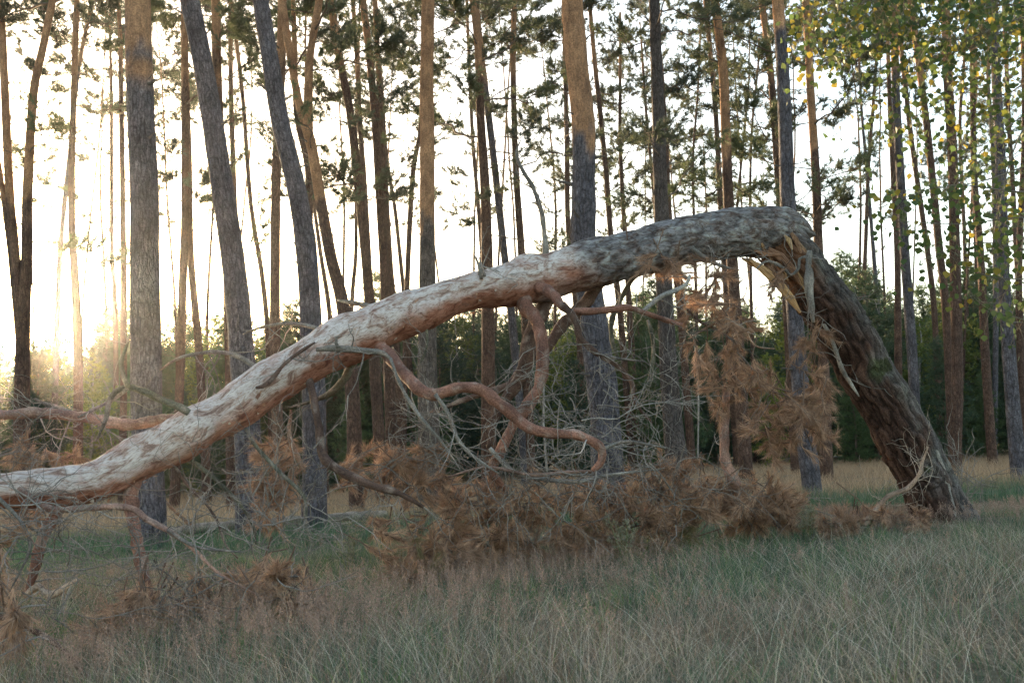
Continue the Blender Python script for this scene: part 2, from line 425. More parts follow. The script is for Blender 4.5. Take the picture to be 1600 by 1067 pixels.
def bark_color_fn(base_z, orange_z, hue, patch=None, seed=0):
    def f(A, S, P, rad):
        n = fbm(P * np.array([2.2, 2.2, 1.1]), 31 + seed, 3)
        k = np.clip((P[:, 2] - orange_z + n * 0.6 + .35 * vnoise(P * np.array([9, 9, 4.]), 41)) / 0.22 + 0.5, 0, 1)
        if patch is not None:
            for (z0, z1) in patch:
                k = np.maximum(k, np.clip(1.3 - np.abs(P[:, 2] - (z0 + z1) / 2 + 0.1 * n) / ((z1 - z0) / 2), 0, 1) * (n > -0.5))
        lo = np.asarray(hue); c = lo[None] * (1 - k[:, None]) + ORANGE[None] * k[:, None]
        c = c * (1 + 0.18 * vnoise(P * 9, 5 + seed))[:, None]
        return np.hstack([c, (1 - 0.55 * k)[:, None]])
    return f

def stem(pts, D, w, orange_y, hue, top_h=None, patch=None, sides=14, taper_top=None, down=True, bumpy=0.05, seed=0, step=0.35):
    """pts: pixel polyline from the top downward; w: list of pixel widths; -> mesh + 3D path (upwards)"""
    P = np.array([U(x, y, D) for x, y in pts])[::-1]; m = D / F
    R = (np.interp(np.linspace(0, 1, len(pts)), np.linspace(0, 1, len(w)), w) * m / 2)[::-1]
    if down:
        d = P[0] - P[1]; d = d / np.linalg.norm(d); d = d * 0.4 + np.array([0, 0, -1]) * 0.6; d /= np.linalg.norm(d)
        z0 = tz(P[0][0], P[0][1]); k = max((P[0][2] - z0 + 0.3) / -d[2], 0.1)
        P = np.vstack([P[0] + d * k, P[0] + d * k * 0.75, P]); R = np.concatenate([[R[0] * 1.35, R[0] * 1.1], R])
    if top_h:
        while P[-1][2] < top_h:
            d = P[-1] - P[-2]; d /= np.linalg.norm(d); d = d * 0.85 + np.array([0, 0, 1]) * 0.15 + np.append(rng.normal(0, .03, 2), 0)
            P = np.vstack([P, P[-1] + d / np.linalg.norm(d) * 1.5]); f = max(0.3, 1 - 1.5 / max(top_h - P[-1][2] + 2.2, 2.0)) if P[-1][2] > top_h * .6 else 0.97
            R = np.append(R, R[-1] * f)
    C = smooth_path(np.hstack([P, R[:, None]]), step); base_z = P[0][2]
    oz = U(pts[0][0], orange_y, D)[2]
    zz = None
    if patch: zz = [(U(pts[0][0], b, D)[2], U(pts[0][0], a, D)[2]) for a, b in patch]
    dsp = lambda A, S, Pp, rad, RR: RR * bumpy * fbm(Pp * np.array([5, 5, 2.0]), 50 + seed, 3)
    me = make_mesh('trunk', *(lambda t: (t[0], t[1], M_BARK, t[2], t[3]))(tube(C[:, :3], C[:, 3], sides, dsp, colf=bark_color_fn(base_z, oz, hue, zz, seed))))
    return me, C

def crown(root, C, z0, z1, n, smin, smax, g, bare_n=0, bare_z=(2.0, 6.0)):
    for k in range(n):
        z = z0 + (z1 - z0) * ((k + g.random()) / n); i = int(np.argmin(np.abs(C[:, 2] - z)))
        sc = g.uniform(smin, smax) * (1.15 - 0.5 * (z - z0) / max(z1 - z0, 1))
        attach_bough(root, C[i, :3], k * 2.4 + g.uniform(-.6, .6), sc, g.uniform(-0.1, 0.45), g=g)
    for k in range(bare_n):
        z = g.uniform(*bare_z); i = int(np.argmin(np.abs(C[:, 2] - z)))
        attach_bough(root, C[i, :3], g.uniform(0, 6.28), g.uniform(0.3, 0.7), g.uniform(-0.2, 0.6), True, g)

GR_S, GR_P = 'slender pines in the forest', 'thin far pines'
# (points top->bottom, widths, orange_y, hue, label, extras)
G, Rr = GREY, REDDISH
GB = np.array([0.15, 0.142, 0.165])
PINES = [
 # stout foreground-of-forest pines
 dict(p=[(211,-60),(215,0),(219,150),(225,300),(226,400),(229,650),(234,800)], w=[40,44,48], oy=45, hue=GB, patch=[(88,128)], D=13.3, sides=28,
      label='stout upright grey pine with an orange patch of bark, behind the lying trunk', th=15),
 dict(p=[(280,-60),(296,0),(319,112),(337,225),(360,375),(375,512),(388,700)], w=[29,32,36,42], oy=10, hue=GB, D=14.5, sides=24,
      label='thick grey pine leaning away from the stout orange patched pine', th=15),
 dict(p=[(402,-60),(407,0),(422,94),(437,187),(464,300),(479,400),(490,590),(491,740)], w=[24,28,32,38], oy=-80, hue=GB, D=15, sides=24,
      label='leaning blue grey pine trunk beside the forked pine', th=15),
 dict(p=[(670,-60),(669,0),(667,112),(667,225),(668,397),(668,587),(671,740)], w=[20,22,25,36], oy=330, hue=np.array([.19,.155,.135]), D=19, sides=20,
      label='straight pale brown pine with one side arm, behind the middle of the lying trunk', th=17),
 dict(p=[(888,-60),(894,0),(901,94),(912,206),(912,300),(911,375),(924,475),(939,587),(950,737)], w=[35,38,40,50], oy=255, hue=GB, D=14, sides=28,
      label='stout pine with flaking orange upper bark and grey lower bark', th=15, bumpy=.09),
 dict(p=[(1020,-60),(1022,0),(1025,75),(1029,187),(1034,352),(1042,531),(1051,662),(1056,710)], w=[16,19,26,34], oy=-20, hue=np.array([.12,.1,.095]), D=20, sides=18,
      label='straight dark brown pine between the orange barked pine and the arch top', th=17),
 dict(p=[(1212,-60),(1215,0),(1222,94),(1228,225),(1232,337),(1249,587),(1266,740)], w=[17,20,24,30], oy=40, hue=GB, D=15.5, sides=20,
      label='grey pine rising directly behind the broken kink of the arch', th=15),
 dict(p=[(1548,-60),(1552,0),(1556,112),(1564,262),(1568,420),(1579,587),(1591,730)], w=[12,14,17,24], oy=-30, hue=GB, D=18, sides=16,
      label='grey pine trunk seen through the hanging aspen leaves', th=17),
 dict(p=[(1110,-60),(1117,0),(1130,112),(1134,206),(1139,326),(1150,500),(1166,740)], w=[13,15,17,22], oy=240, hue=Rr, D=22, sides=14,
      label='orange rimmed pine just behind the top of the arch', th=18),
 dict(p=[(1257,-40),(1262,49),(1267,150),(1275,281),(1279,394),(1288,600),(1291,725)], w=[12,13,15,20], oy=260, hue=Rr, D=22, sides=14,
      label='orange lit pine beyond the broken kink, its crown in aspen leaves', th=18),
 # forked ones
 dict(p=[(86,-20),(68,70),(52,150),(43,300),(42,400),(36,520),(34,690)], w=[11,13,17,25], oy=320, hue=Rr, D=22, sides=14,
      label='forked reddish pine standing in front of the low sun', th=18,
      arms=[([(-2,-40),(3,40),(7,130),(15,300),(24,400),(33,540)],[10,13,15]), ([(-16,180),(0,270),(17,400),(30,540)],[7,9,10])]),
 dict(p=[(503,-60),(499,0),(484,94),(481,190),(488,232),(499,300),(516,397),(535,475),(549,590),(556,750)], w=[11,13,17,20,24], oy=330, hue=Rr, D=20.5, sides=14,
      label='reddish pine that forks into a narrow V', th=17,
      arms=[([(438,-20),(450,67),(467,161),(482,215),(490,245)],[12,13,15])]),
]
def slim(pts, w, oy=120, hue=Rr, **k):
    PINES.append(dict(p=pts, w=w, oy=oy, hue=hue, label=k.pop('label'), group=GR_S if np.mean(w) >= 8.5 else GR_P, **k))
slim([(121,-40),(120,0),(114,187),(112,337),(118,450),(122,560),(122,690)],[9,10,13,15], label='reddish pine standing alone between the forked sunlit pine and the stout orange patched pine')
slim([(145,-20),(140,20),(122,112),(109,240),(94,394),(88,550),(84,680)],[5,7,8,10], hue=GB, label='thin grey pine leaning across the lone reddish pine near the sun')
slim([(172,60),(174,160),(175,400),(179,450),(182,640)],[4,6,7,8], label='thin pine close beside the stout orange patched pine, orange at its foot')
slim([(187,40),(190,190),(193,400),(193,600),(192,690)],[7,9,10,12], label='slim pine nearly touching the stout orange patched pine from behind')
slim([(288,-40),(288,37),(289,187),(289,337),(287,400),(280,625),(274,740)],[10,12,13,16], label='straight reddish pine midway between the stout patched pine and the thick leaning pine')
slim([(292,150),(295,250),(298,400),(311,550),(322,737)],[9,11,12,15], label='reddish pine crossing behind the straight one toward the thick leaning pine')
slim([(336,-40),(337,0),(341,150),(350,320),(356,475),(360,737)],[14,15,13,14], label='brown pine half hidden behind the thick grey leaning pine')
slim([(359,-40),(360,0),(361,150),(366,300),(372,480),(376,690)],[7,8,9,9], label='thin pine rising just behind the upper trunk of the thick leaning pine')
slim([(355,-40),(366,40),(379,150),(392,319),(408,420),(418,520),(424,690)],[6,7,8,9], label='thin slanting pine between the two leaning grey pines')
slim([(443,-40),(441,0),(439,112),(432,262),(430,397),(430,550),(435,690)],[14,15,16,18], hue=np.array([.24,.15,.11]), label='upright warm brown pine crossed by the leaning blue grey pine')
slim([(460,60),(464,180),(481,262),(484,375),(494,520),(505,700)],[9,11,12,13], label='slim pine hidden between the blue grey leaner and the V forked pine')
slim([(482,200),(490,311),(501,397),(516,501),(528,690)],[5,6,8,9], label='thin stem in the low gap beside the V forked pine')
slim([(508,-40),(516,0),(531,94),(546,169),(557,262),(569,375),(584,550),(595,740)],[12,13,15,19], label='leaning reddish pine standing next to the V forked pine')
slim([(549,-40),(552,11),(559,112),(562,187),(570,300),(580,480),(588,690)],[7,8,9,10], label='thin pine directly behind the leaning reddish pine next to the V fork')
slim([(557,240),(556,326),(556,397),(549,490),(545,690)],[5,6,7,8], label='thin short stem low behind the leaning reddish pine')
slim([(562,-40),(567,0),(576,75),(586,187),(593,300),(599,397),(608,587),(612,720)],[11,12,14,19], label='thicker of a close leaning pair of reddish pines near the pale brown pine')
slim([(584,-40),(586,0),(593,150),(599,244),(608,400),(620,560),(628,710)],[8,9,11,14], label='thinner of a close leaning pair of reddish pines near the pale brown pine')
slim([(596,120),(604,244),(616,319),(627,419),(640,560),(648,700)],[5,6,7,9], label='thin slanting stem between the leaning pair and the pale brown pine')
slim([(662,120),(655,217),(646,262),(638,397),(634,542),(630,690)],[6,8,9,11], label='thin pine slanting out from behind the pale brown pine, against the general lean')
slim([(735,-40),(739,0),(747,75),(751,187),(758,300),(762,475),(764,720)],[10,12,16,24], hue=np.array([.16,.09,.065]), label='dark reddish pine crossed near its top by a slim grey one')
slim([(743,0),(751,75),(762,169),(771,244),(788,397),(800,500),(818,690)],[9,11,12,14], hue=GB, label='slim grey pine slanting out of the dark reddish pine')
slim([(730,20),(734,120),(739,225),(747,319),(755,430),(768,690)],[5,6,7,8], label='thin pine hugging the dark reddish pine')
slim([(806,-40),(804,0),(802,112),(806,262),(815,397),(822,520),(828,720)],[8,9,12,17], label='reddish pine behind the curved dead shoot on the lying trunk')
slim([(917,-40),(921,0),(929,94),(939,187),(948,281),(954,364),(970,500),(985,690)],[6,8,9,11], label='slim pine rising just past the stout orange barked pine, parallel to it')
slim([(880,0),(883,112),(886,225),(888,356),(905,531),(913,700)],[6,8,9,11], label='slim pine peeping out on the sunward side of the stout orange barked pine')
slim([(969,20),(969,135),(969,225),(976,360),(984,494),(994,690)],[4,6,8,12], label='thin straight pine between the orange barked pine and the dark brown pine')
slim([(1003,80),(1010,180),(1021,300),(1030,450),(1034,690)],[4,5,6,7], label='very thin stem beside the dark brown pine on its sunward side')
slim([(1035,120),(1042,244),(1047,349),(1064,500),(1080,710)],[6,8,10,14], label='slim pine half hidden behind the dark brown pine')
slim([(1098,-40),(1104,19),(1111,94),(1119,187),(1126,326),(1136,480),(1150,700)],[7,8,9,11], label='slim pine running alongside the orange rimmed pine at the arch top')
slim([(1186,60),(1184,110),(1175,200),(1172,320),(1174,480),(1180,690)],[3,4,5,6], label='crooked thin stem between the orange rimmed pine and the kink')
slim([(1170,130),(1164,199),(1152,322),(1142,480),(1138,690)],[3,4,5,6], label='thin stem slanting toward the crooked one above the arch top')
slim([(1094,60),(1090,150),(1083,244),(1084,337),(1088,480),(1090,690)],[3,4,5,6], label='wavy thin pine between the dark brown and orange rimmed pines')
slim([(1182,-60),(1190,0),(1204,112),(1211,206),(1217,285),(1230,480),(1244,730)],[12,11,13,17], label='reddish pine pressed against the grey pine behind the kink')
slim([(1372,40),(1365,157),(1357,262),(1352,394),(1346,512),(1343,690)],[4,6,7,8], label='thin reddish pine crossing a grey one in an X behind the stump')
slim([(1341,60),(1346,169),(1354,262),(1365,397),(1376,550),(1384,690)],[4,5,7,9], hue=GB, label='thin grey pine crossing a reddish one in an X behind the stump')
slim([(1394,-40),(1397,30),(1400,150),(1406,262),(1414,397),(1425,550),(1433,700)],[12,13,15,17], hue=GB, label='grey pine under the aspen leaves, thickest of those behind the stump')
slim([(1386,0),(1389,131),(1395,262),(1402,397),(1403,500),(1405,700)],[6,8,10,13], label='slim reddish pine touching the grey one behind the stump')
slim([(1400,0),(1410,94),(1425,225),(1444,356),(1459,475),(1466,625),(1470,700)],[7,8,9,10], label='thinner of two parallel slanting pines among the aspen leaves')
slim([(1417,-40),(1429,49),(1447,187),(1459,300),(1468,394),(1477,475),(1488,700)],[9,11,12,13], label='thicker of two parallel slanting pines among the aspen leaves')
slim([(1475,-40),(1477,0),(1483,150),(1489,262),(1492,397),(1496,587),(1493,710)],[13,15,17,18], label='straight reddish brown pine seen through the densest aspen leaves')
slim([(1510,20),(1506,105),(1500,206),(1508,400),(1514,690)],[4,5,6,7], label='thin wavy stem beside the straight reddish brown pine in the aspen leaves')
slim([(1517,-40),(1519,37),(1522,262),(1532,397),(1540,560),(1550,710)],[8,9,12,15], label='upright pine between the straight reddish brown pine and the grey aspen screened trunk')
slim([(1566,-30),(1571,56),(1575,169),(1582,281),(1588,397),(1598,560),(1606,700)],[6,7,8,9], label='slim pine crossing behind the grey trunk seen through aspen leaves')
slim([(1590,-40),(1596,0),(1601,200),(1592,437),(1600,700)],[8,8,10,12], label='reddish pine beside the aspen, beyond the grey trunk')
slim([(1552,250),(1556,456),(1555,600),(1554,700)],[7,8,8,9], hue=GB, label='dark thin stem close to the grey trunk seen through aspen leaves')
slim([(-30,-40),(-26,150),(-30,400),(-24,700)],[12,14,16,18], label='reddish pine standing beyond the forked sunlit pine')
slim([(1640,-40),(1645,200),(1650,450),(1660,700)],[10,13,15,17], label='reddish pine standing beyond the aspen shoots')

_st = tube(np.array([[0, 0, 0], [.05, .004, .01], [.1, -.004, .03], [.15, .006, .035]]), [.026, .018, .014, .009], 8, colf=flat_col((.11, .095, .085), .4))
STUB = make_mesh('stub', _st[0], _st[1], M_TWIG, _st[2], _st[3])
def build_pines():
    g = random.Random(5)
    for n, t in enumerate(PINES):
        w = t['w']; wm = float(np.mean(w)); D = t.get('D') or (0.14 + 0.0065 * wm) * F / wm
        D = min(D, 46); big = t.get('D') is not None
        z0 = U(800, g.choice([g.uniform(-120, 60), g.uniform(-40, 170), g.uniform(60, 350)]), D)[2]; top = t.get('th') or z0 + g.uniform(5, 8.5)
        me, C = stem(t['p'], D, w, t['oy'], t['hue'], top, t.get('patch'), t.get('sides', 10), bumpy=t.get('bumpy', .05), seed=n, step=0.12 if big else 0.4)
        root = thing('pine_tree', t['label'], 'pine tree', (C[0, 0], C[0, 1], tz(C[0, 0], C[0, 1])), t.get('group'))
        part('trunk', me, root)
        if big:
            for q in range(9):
                i = int(g.uniform(.12, .6) * len(C)); az = g.uniform(0, 6.28)
                if q < 5: az = g.choice([g.uniform(-.7, .5), g.uniform(2.6, 3.9)])
                o = link('stub', STUB, root); o.location = Vector(C[i, :3] + np.array([math.cos(az), math.sin(az), 0]) * C[i, 3] * .85) - root.location
                o.rotation_euler = (g.uniform(-.5, .5), -g.uniform(-.3, .7), az); k_ = g.uniform(.5, 1.5); o.scale = (k_, k_ * g.uniform(.6, 1), k_ * g.uniform(.6, 1))
        for pts, ww in t.get('arms', []):
            me2, C2 = stem(pts, D, ww, t['oy'], t['hue'], top - 1, None, 12, down=False, seed=n + 70, step=0.2)
            part('side_stem', me2, root); crown(root, C2, top * 0.62, top - 1.2, 6, .7, 1.1, g)
        if D < 20: crown(root, C, top * .62, top - .3, 9, .7, 1.25, g, bare_n=3, bare_z=(4.0, 9.0)); continue
        crown(root, C, z0, C[-1, 2] - 0.2, 19, 0.7, 1.3, g, bare_n=3, bare_z=(3.0, z0))
        crown(root, C, U(800, g.uniform(300, 430), D)[2], z0, g.randint(3, 6), 0.4, 0.85, g)
build_pines()

def build_far_pines():
    """farther pines whose crowns fill the upper picture between the near trunks"""
    g = random.Random(21)
    for k in range(34):
        D = g.uniform(44, 60); px = -140 + 1880 * (k + g.random()) / 34; z0 = U(800, g.choice([g.uniform(-60, 120), g.uniform(60, 380)]), D)[2]; top = min(z0 + g.uniform(6, 10), 33); w = g.uniform(0.13, 0.2) * F / D
        P = [(px + g.uniform(-16, 12), 330), (px + g.uniform(-6, 6), 500), (px + g.uniform(-6, 6), 690)]
        me, C = stem(P, D, [w * .7, w * .85, w], 330, REDDISH, top, None, 8, seed=k + 200, step=.8)
        root = thing('pine_tree', 'distant pine with a feathery green crown deep in the wood', 'pine tree', (C[0, 0], C[0, 1], tz(C[0, 0], C[0, 1])), 'distant pines')
        part('trunk', me, root)
        crown(root, C, z0, C[-1, 2] - .2, 21, .85, 1.45, g); crown(root, C, U(800, g.uniform(330, 480), D)[2], z0, 4, .4, .8, g)
build_far_pines()

# ------------------------------------------------------------------ understorey of young conifers and leafy saplings
def sapling_meshes(seed, kind):
    g = np.random.default_rng(seed); H = 6.5; leaf = Soup(); wood = Soup()
    n = 8; t = np.linspace(0, 1, n); P = np.stack([np.cumsum(g.normal(0, .05, n)), np.cumsum(g.normal(0, .05, n)), t * H - .2], 1)
    wood.add(*tube(P, 0.07 * (1 - .9 * t) + .006, 6, colf=flat_col((.13, .1, .08) if kind == 'conifer' else (.3, .29, .27), .3)))
    C, D = [], []
    nb = 90 if kind == 'conifer' else 70
    for k in range(nb):
        z = H * (0.03 + 0.96 * (k + g.random()) / nb); f = z / H
        prof = (1 - f) ** 0.6 * (1.0 if f > .12 else .8) if kind == 'conifer' else math.sin(math.pi * min(f * .85 + .12, 1)) ** .8 * .8
        l = max(.12, 1.75 * prof * g.uniform(.55, 1.15)); a = k * 2.4 + g.normal(0, .4)
        o = np.array([np.interp(z, P[:, 2], P[:, 0]), np.interp(z, P[:, 2], P[:, 1]), z]); d = np.array([math.cos(a), math.sin(a), g.uniform(.05, .45)])
        e = o + d * l; wood.add(*tube(np.array([o, o + d * l * .5, e]), [.014, .01, .004], 3, colf=flat_col((.12, .1, .08), .1)))
        m = max(5, int(l * 24)); u = np.sqrt(g.random(m)) ; c = o + d * (l * u)[:, None] + g.normal(0, .13, (m, 3)) * np.array([1, 1, .7])
        C.append(c); dd = d * .7 + g.normal(0, .5, (m, 3)) + np.array([0, 0, .35]); D.append(dd / np.linalg.norm(dd, axis=1)[:, None])
    C = np.vstack(C); D = np.vstack(D)
    if kind == 'conifer': tufts(leaf, C, D, .19, .024, 13, .8, (.046, .078, .05), (.09, .13, .08))
    else: tufts(leaf, C, D, .12, .06, 7, 1.3, (.08, .12, .04), (.17, .19, .06))
    return wood.mesh('sapling_stem', M_TWIG), leaf.mesh('sapling_crown', M_SAPLING, False)

def build_understorey():
    con = [sapling_meshes(300 + k, 'conifer') for k in range(5)]; dec = [sapling_meshes(320 + k, 'leafy') for k in range(3)]
    g = random.Random(9)
    rows = [(33, 38, 18, .5, .8), (38, 46, 46, .85, 1.2), (46, 58, 60, 1.1, 1.55), (58, 80, 70, 1.4, 2.0), (80, 120, 70, 1.6, 2.1)]
    for r, (d0, d1, n, s0, s1) in enumerate(rows):
        for k in range(n):
            D = g.uniform(d0, d1); px = -260 + 2120 * (k + g.random()) / n; p = U(px, 700, D); x = p[0]
            s = g.uniform(s0, s1) * (0.93 if px < 150 else 1)
            leafy = g.random() < (.3 if r < 2 else .1); w, l = g.choice(dec if leafy else con)
            root = thing('leafy_sapling' if leafy else 'young_conifer', 'yellowish green leafy sapling in the dark understorey' if leafy else 'bushy young conifer in the dark green understorey',
                         'sapling' if leafy else 'conifer', (x, D, tz(x, D)), 'leafy saplings' if leafy else 'young conifers')
            root.rotation_euler = (0, 0, g.uniform(0, 6.28)); root.scale = (s * g.uniform(.85, 1.25), s * g.uniform(.85, 1.25), s)
            link('trunk', w, root); link('crown', l, root)
build_understorey()

# ------------------------------------------------------------------ the snapped pine
TR = [(1250,382,56),(1230,370,72),(1195,362,78),(1100,371,74),(1000,393,72),(900,420,74),(810,442,68),(720,460,62),(640,488,66),(570,522,72),(500,552,68),
      (430,595,66),(360,640,66),(300,672,66),(230,712,64),(150,752,60),(60,766,57),(-40,768,55),(-200,775,50),(-420,800,38)]
def TD(x): return 6.4 + (9.6 - 6.4) * (x / 1195.0) if x > 0 else 6.4 + x * 0.0014
fallen = thing('fallen_pine', 'snapped pine bent over into an arch, its weathered trunk propped on broken limbs', 'fallen tree',
               tuple(U(1468, 800, 10.0) * np.array([1, 1, 0]) + np.array([0, 0, tz(U(1468, 800, 10.)[0], 10.)])))

def build_fallen_trunk():
    P = np.array([[*U(x, y, TD(x)), w * TD(x) / F / 2, x] for x, y, w in TR])
    C = smooth_path(P, 0.021); XS = C[:, 4]; sides = 96
    L = np.cumsum(np.concatenate([[0], np.linalg.norm(np.diff(C[:, :3], axis=0), axis=1)]))
    def px_at(S): return np.interp(S, L, XS)
    def disp(A, S, Pp, rad, R):
        px = px_at(S); rough = np.clip((px - 830 + 60 * fbm(Pp * 2.5, 71, 2)) / 130, 0, 1)
        wz = fbm(Pp * 3.5, 4, 3)
        f1, f2, cid = worley(A / (2 * math.pi) * 26 + 0.9 * wz, S * 3.2 + 0.9 * fbm(Pp * 5, 14, 3), 26, 11)
        g1, g2, _ = worley(A / (2 * math.pi) * 52 + 1.2 * wz, S * 9, 52, 12)
        e = np.clip((f2 - f1) / 0.22, 0, 1) * .8 + .35 * np.clip((g2 - g1) / .4, 0, 1)
        d = rough * (0.014 * e + 0.016 * (cid - .5)) + 0.02 * fbm(Pp * 3, 61, 3) + (1 - rough) * 0.004 * fbm(Pp * np.array([14, 14, 22]), 77, 3)
        # flaking edges on the smooth part
        fl = fbm(np.stack([A * 3, S * 3.0, 0 * S], 1), 13, 3); d = d + (1 - rough) * np.where(fl > .35, .004, 0)
        # knots
        for kx, ka, kr, kh in KN:
            ks = np.interp(-kx, -XS, L); da = np.abs((A - ka + math.pi) % (2 * math.pi) - math.pi) * R
            d = d + kh * np.exp(-((S - ks) ** 2 + da ** 2) / kr ** 2)
        return d
    KN = [(830, 4.4, .17, .09), (540, 4.6, .2, .07), (575, 2.0, .16, .045), (210, 4.7, .2, .06), (290, 1.8, .15, .05), (660, 1.5, .2, .03), (420, 4.4, .2, .03), (60, 4.2, .12, .03), (750, 1.6, .08, .02), (1000, 1.4, .15, .02)]
    def plates(A, S, Pp):
        wz = fbm(Pp * 3.5, 4, 3)
        f1, f2, cid = worley(A / (2 * math.pi) * 26 + 0.9 * wz, S * 3.2 + 0.9 * fbm(Pp * 5, 14, 3), 26, 11)
        return np.clip((f2 - f1) / 0.2, 0, 1), cid
    def colf(A, S, Pp, rad):
        pe, pc = plates(A, S, Pp)
        px = px_at(S); n = fbm(Pp * 3, 81, 3); n2_ = fbm(Pp * np.array([11, 11, 16]), 91, 3)
        rough = np.clip((px - 830 + 70 * n) / 90, 0, 1)[:, None]
        up = np.clip((rad[:, 2] + 0.42 + 0.28 * n + 0.22 * n2_) / .5, 0, 1)[:, None]      # weathered pale top / red bark underside; some of the contrast is painted-in light
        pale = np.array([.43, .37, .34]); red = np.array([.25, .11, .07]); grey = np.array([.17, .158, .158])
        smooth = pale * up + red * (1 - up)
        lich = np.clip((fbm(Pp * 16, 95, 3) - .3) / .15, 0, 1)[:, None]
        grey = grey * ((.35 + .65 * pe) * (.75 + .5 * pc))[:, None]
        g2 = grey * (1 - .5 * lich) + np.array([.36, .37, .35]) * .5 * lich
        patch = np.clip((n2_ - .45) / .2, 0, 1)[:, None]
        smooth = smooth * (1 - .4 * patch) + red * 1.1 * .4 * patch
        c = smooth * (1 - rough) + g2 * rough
        return np.hstack([c, rough * .85 + .05])
    def ragged(V, A, S, T, sides_):
        k = np.clip(1 - S / 0.30, 0, 1); e = (0.03 * np.sin(A * 3 + 1) + .04 * np.sin(A * 7 + .4) + .035 * np.sin(A * 13)) * k
        return V + np.repeat(T, sides_, 0) * e[:, None]
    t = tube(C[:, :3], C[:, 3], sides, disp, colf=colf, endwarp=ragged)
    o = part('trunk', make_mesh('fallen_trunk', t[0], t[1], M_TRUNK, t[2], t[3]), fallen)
    o['label'] = 'pale weathered lying trunk with rugged grey bark near the break'
build_fallen_trunk()

def build_stump():
    S_ = [(1478,846,118,10.0),(1472,815,92,10.0),(1458,775,78,10.),(1441,735,75,9.98),(1428,711,74,9.96),(1387,635,75,9.9),(1352,580,75,9.85),(1338,550,75,9.8),(1302,490,76,9.72),(1268,440,75,9.66),(1238,402,66,9.62),(1205,378,50,9.6),(1170,370,34,9.58)]
    P = np.array([[*U(x, y, d), w * d / F / 2, y] for x, y, w, d in S_]); C = smooth_path(P, 0.016)
    L = np.cumsum(np.concatenate([[0], np.linalg.norm(np.diff(C[:, :3], axis=0), axis=1)]))
    def disp(A, S, Pp, rad, R):
        f1, f2, cid = worley(A / (2 * math.pi) * 24 + 1.0 * fbm(Pp * 3, 8, 3), S * 2.4 + .9 * fbm(Pp * 4, 4, 3), 24, 21)
        e = np.clip((f2 - f1) / .34, 0, 1)
        root = np.clip(1 - S / .5, 0, 1) * .06 * np.sin(A * 5 + 1)
        return .032 * e + .02 * (cid - .5) + .02 * fbm(Pp * 3, 63, 3) + .005 * fbm(Pp * 25, 64, 2) + root
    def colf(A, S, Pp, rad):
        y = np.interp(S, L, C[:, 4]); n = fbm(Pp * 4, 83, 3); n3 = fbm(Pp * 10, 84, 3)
        side = np.clip((rad[:, 0] * .8 + rad[:, 2] * .5 + .15 + .5 * n) / .6, 0, 1)[:, None]      # grey upper right side / red brown opposite side
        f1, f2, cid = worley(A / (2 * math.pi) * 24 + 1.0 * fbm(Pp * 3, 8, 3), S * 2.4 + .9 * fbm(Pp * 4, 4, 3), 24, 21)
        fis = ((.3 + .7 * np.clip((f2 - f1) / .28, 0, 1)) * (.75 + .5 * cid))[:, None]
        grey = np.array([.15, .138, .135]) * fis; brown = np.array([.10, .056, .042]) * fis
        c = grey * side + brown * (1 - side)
        li = np.clip((n3 - .3) / .2, 0, 1)[:, None] * side; c = c * (1 - .45 * li) + np.array([.25, .26, .235]) * .45 * li
        mo = np.clip((n - .25 - np.abs(y - 575) / 160) / .15, 0, 1)[:, None] * side; c = c * (1 - .8 * mo) + np.array([.06, .08, .025]) * .8 * mo
        tear = np.clip((440 - y + 28 * n) / 30, 0, 1)[:, None] * np.clip((-rad[:, 0] * .6 - rad[:, 2] * .7 + .35) / .4, 0, 1)[:, None]
        c = c * (1 - tear) + np.array([.2, .1, .055]) * tear
        return np.hstack([c, .9 - .7 * tear])
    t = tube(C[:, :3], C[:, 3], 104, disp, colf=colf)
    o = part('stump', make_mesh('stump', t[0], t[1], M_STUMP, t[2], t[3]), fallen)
    o['label'] = 'dark leaning stump with rugged fissured bark'
build_stump()

def splinter(name, pts, wids, thick, d, color, seed=0):
    """flat torn plank: pixel centre line, widths in px, thickness m, depth"""
    P = np.array([U(x, y, dd) for (x, y), dd in zip(pts, d)]); n = len(P); T = np.gradient(P, axis=0); T /= np.linalg.norm(T, axis=1)[:, None]
    vd = P - np.array([0, 0, CAMH]); vd /= np.linalg.norm(vd, axis=1)[:, None]
    Bn = np.cross(T, vd); Bn /= np.linalg.norm(Bn, axis=1)[:, None]; Nn = np.cross(Bn, T)
    m = np.array(d) / F; V = []
    prof = [(-1, -.4), (-.55, -1), (.4, -1), (1, -.5), (1, .6), (.3, 1), (-.7, 1), (-1, .4)]
    for i in range(n):
        for a, b in prof:
            j = .0035 * math.sin(i * 7.1 + a * 5 + seed)
            V.append(P[i] + Bn[i] * (a * wids[i] * m[i] / 2 + j) + Nn[i] * b * thick / 2)
    k = len(prof); ii = np.arange(n - 1)[:, None] * k; j = np.arange(k)[None]; kk = (j + 1) % k
    Q = np.stack([ii + j, ii + kk, ii + k + kk, ii + k + j], -1).reshape(-1, 4)
    s = np.linspace(0, 1, n); uvq = np.stack([np.broadcast_to(np.stack([j, j + 1, j + 1, j], -1) * .03, (n - 1, k, 4)),
        np.broadcast_to(np.stack([s[:-1], s[:-1], s[1:], s[1:]], -1)[:, None, :], (n - 1, k, 4))], -1).reshape(-1, 4, 2)
    caps = np.array([list(range(k))[::-1], [(n - 1) * k + q for q in range(k)]])
    col = np.tile([*color, 0], (len(V), 1)) * np.array([1, 1, 1, 1])
    me = make_mesh(name, np.array(V), [Q, caps], M_WOOD, [uvq, np.zeros((2, k, 2))], col, False)
    return part(name, me, fallen)
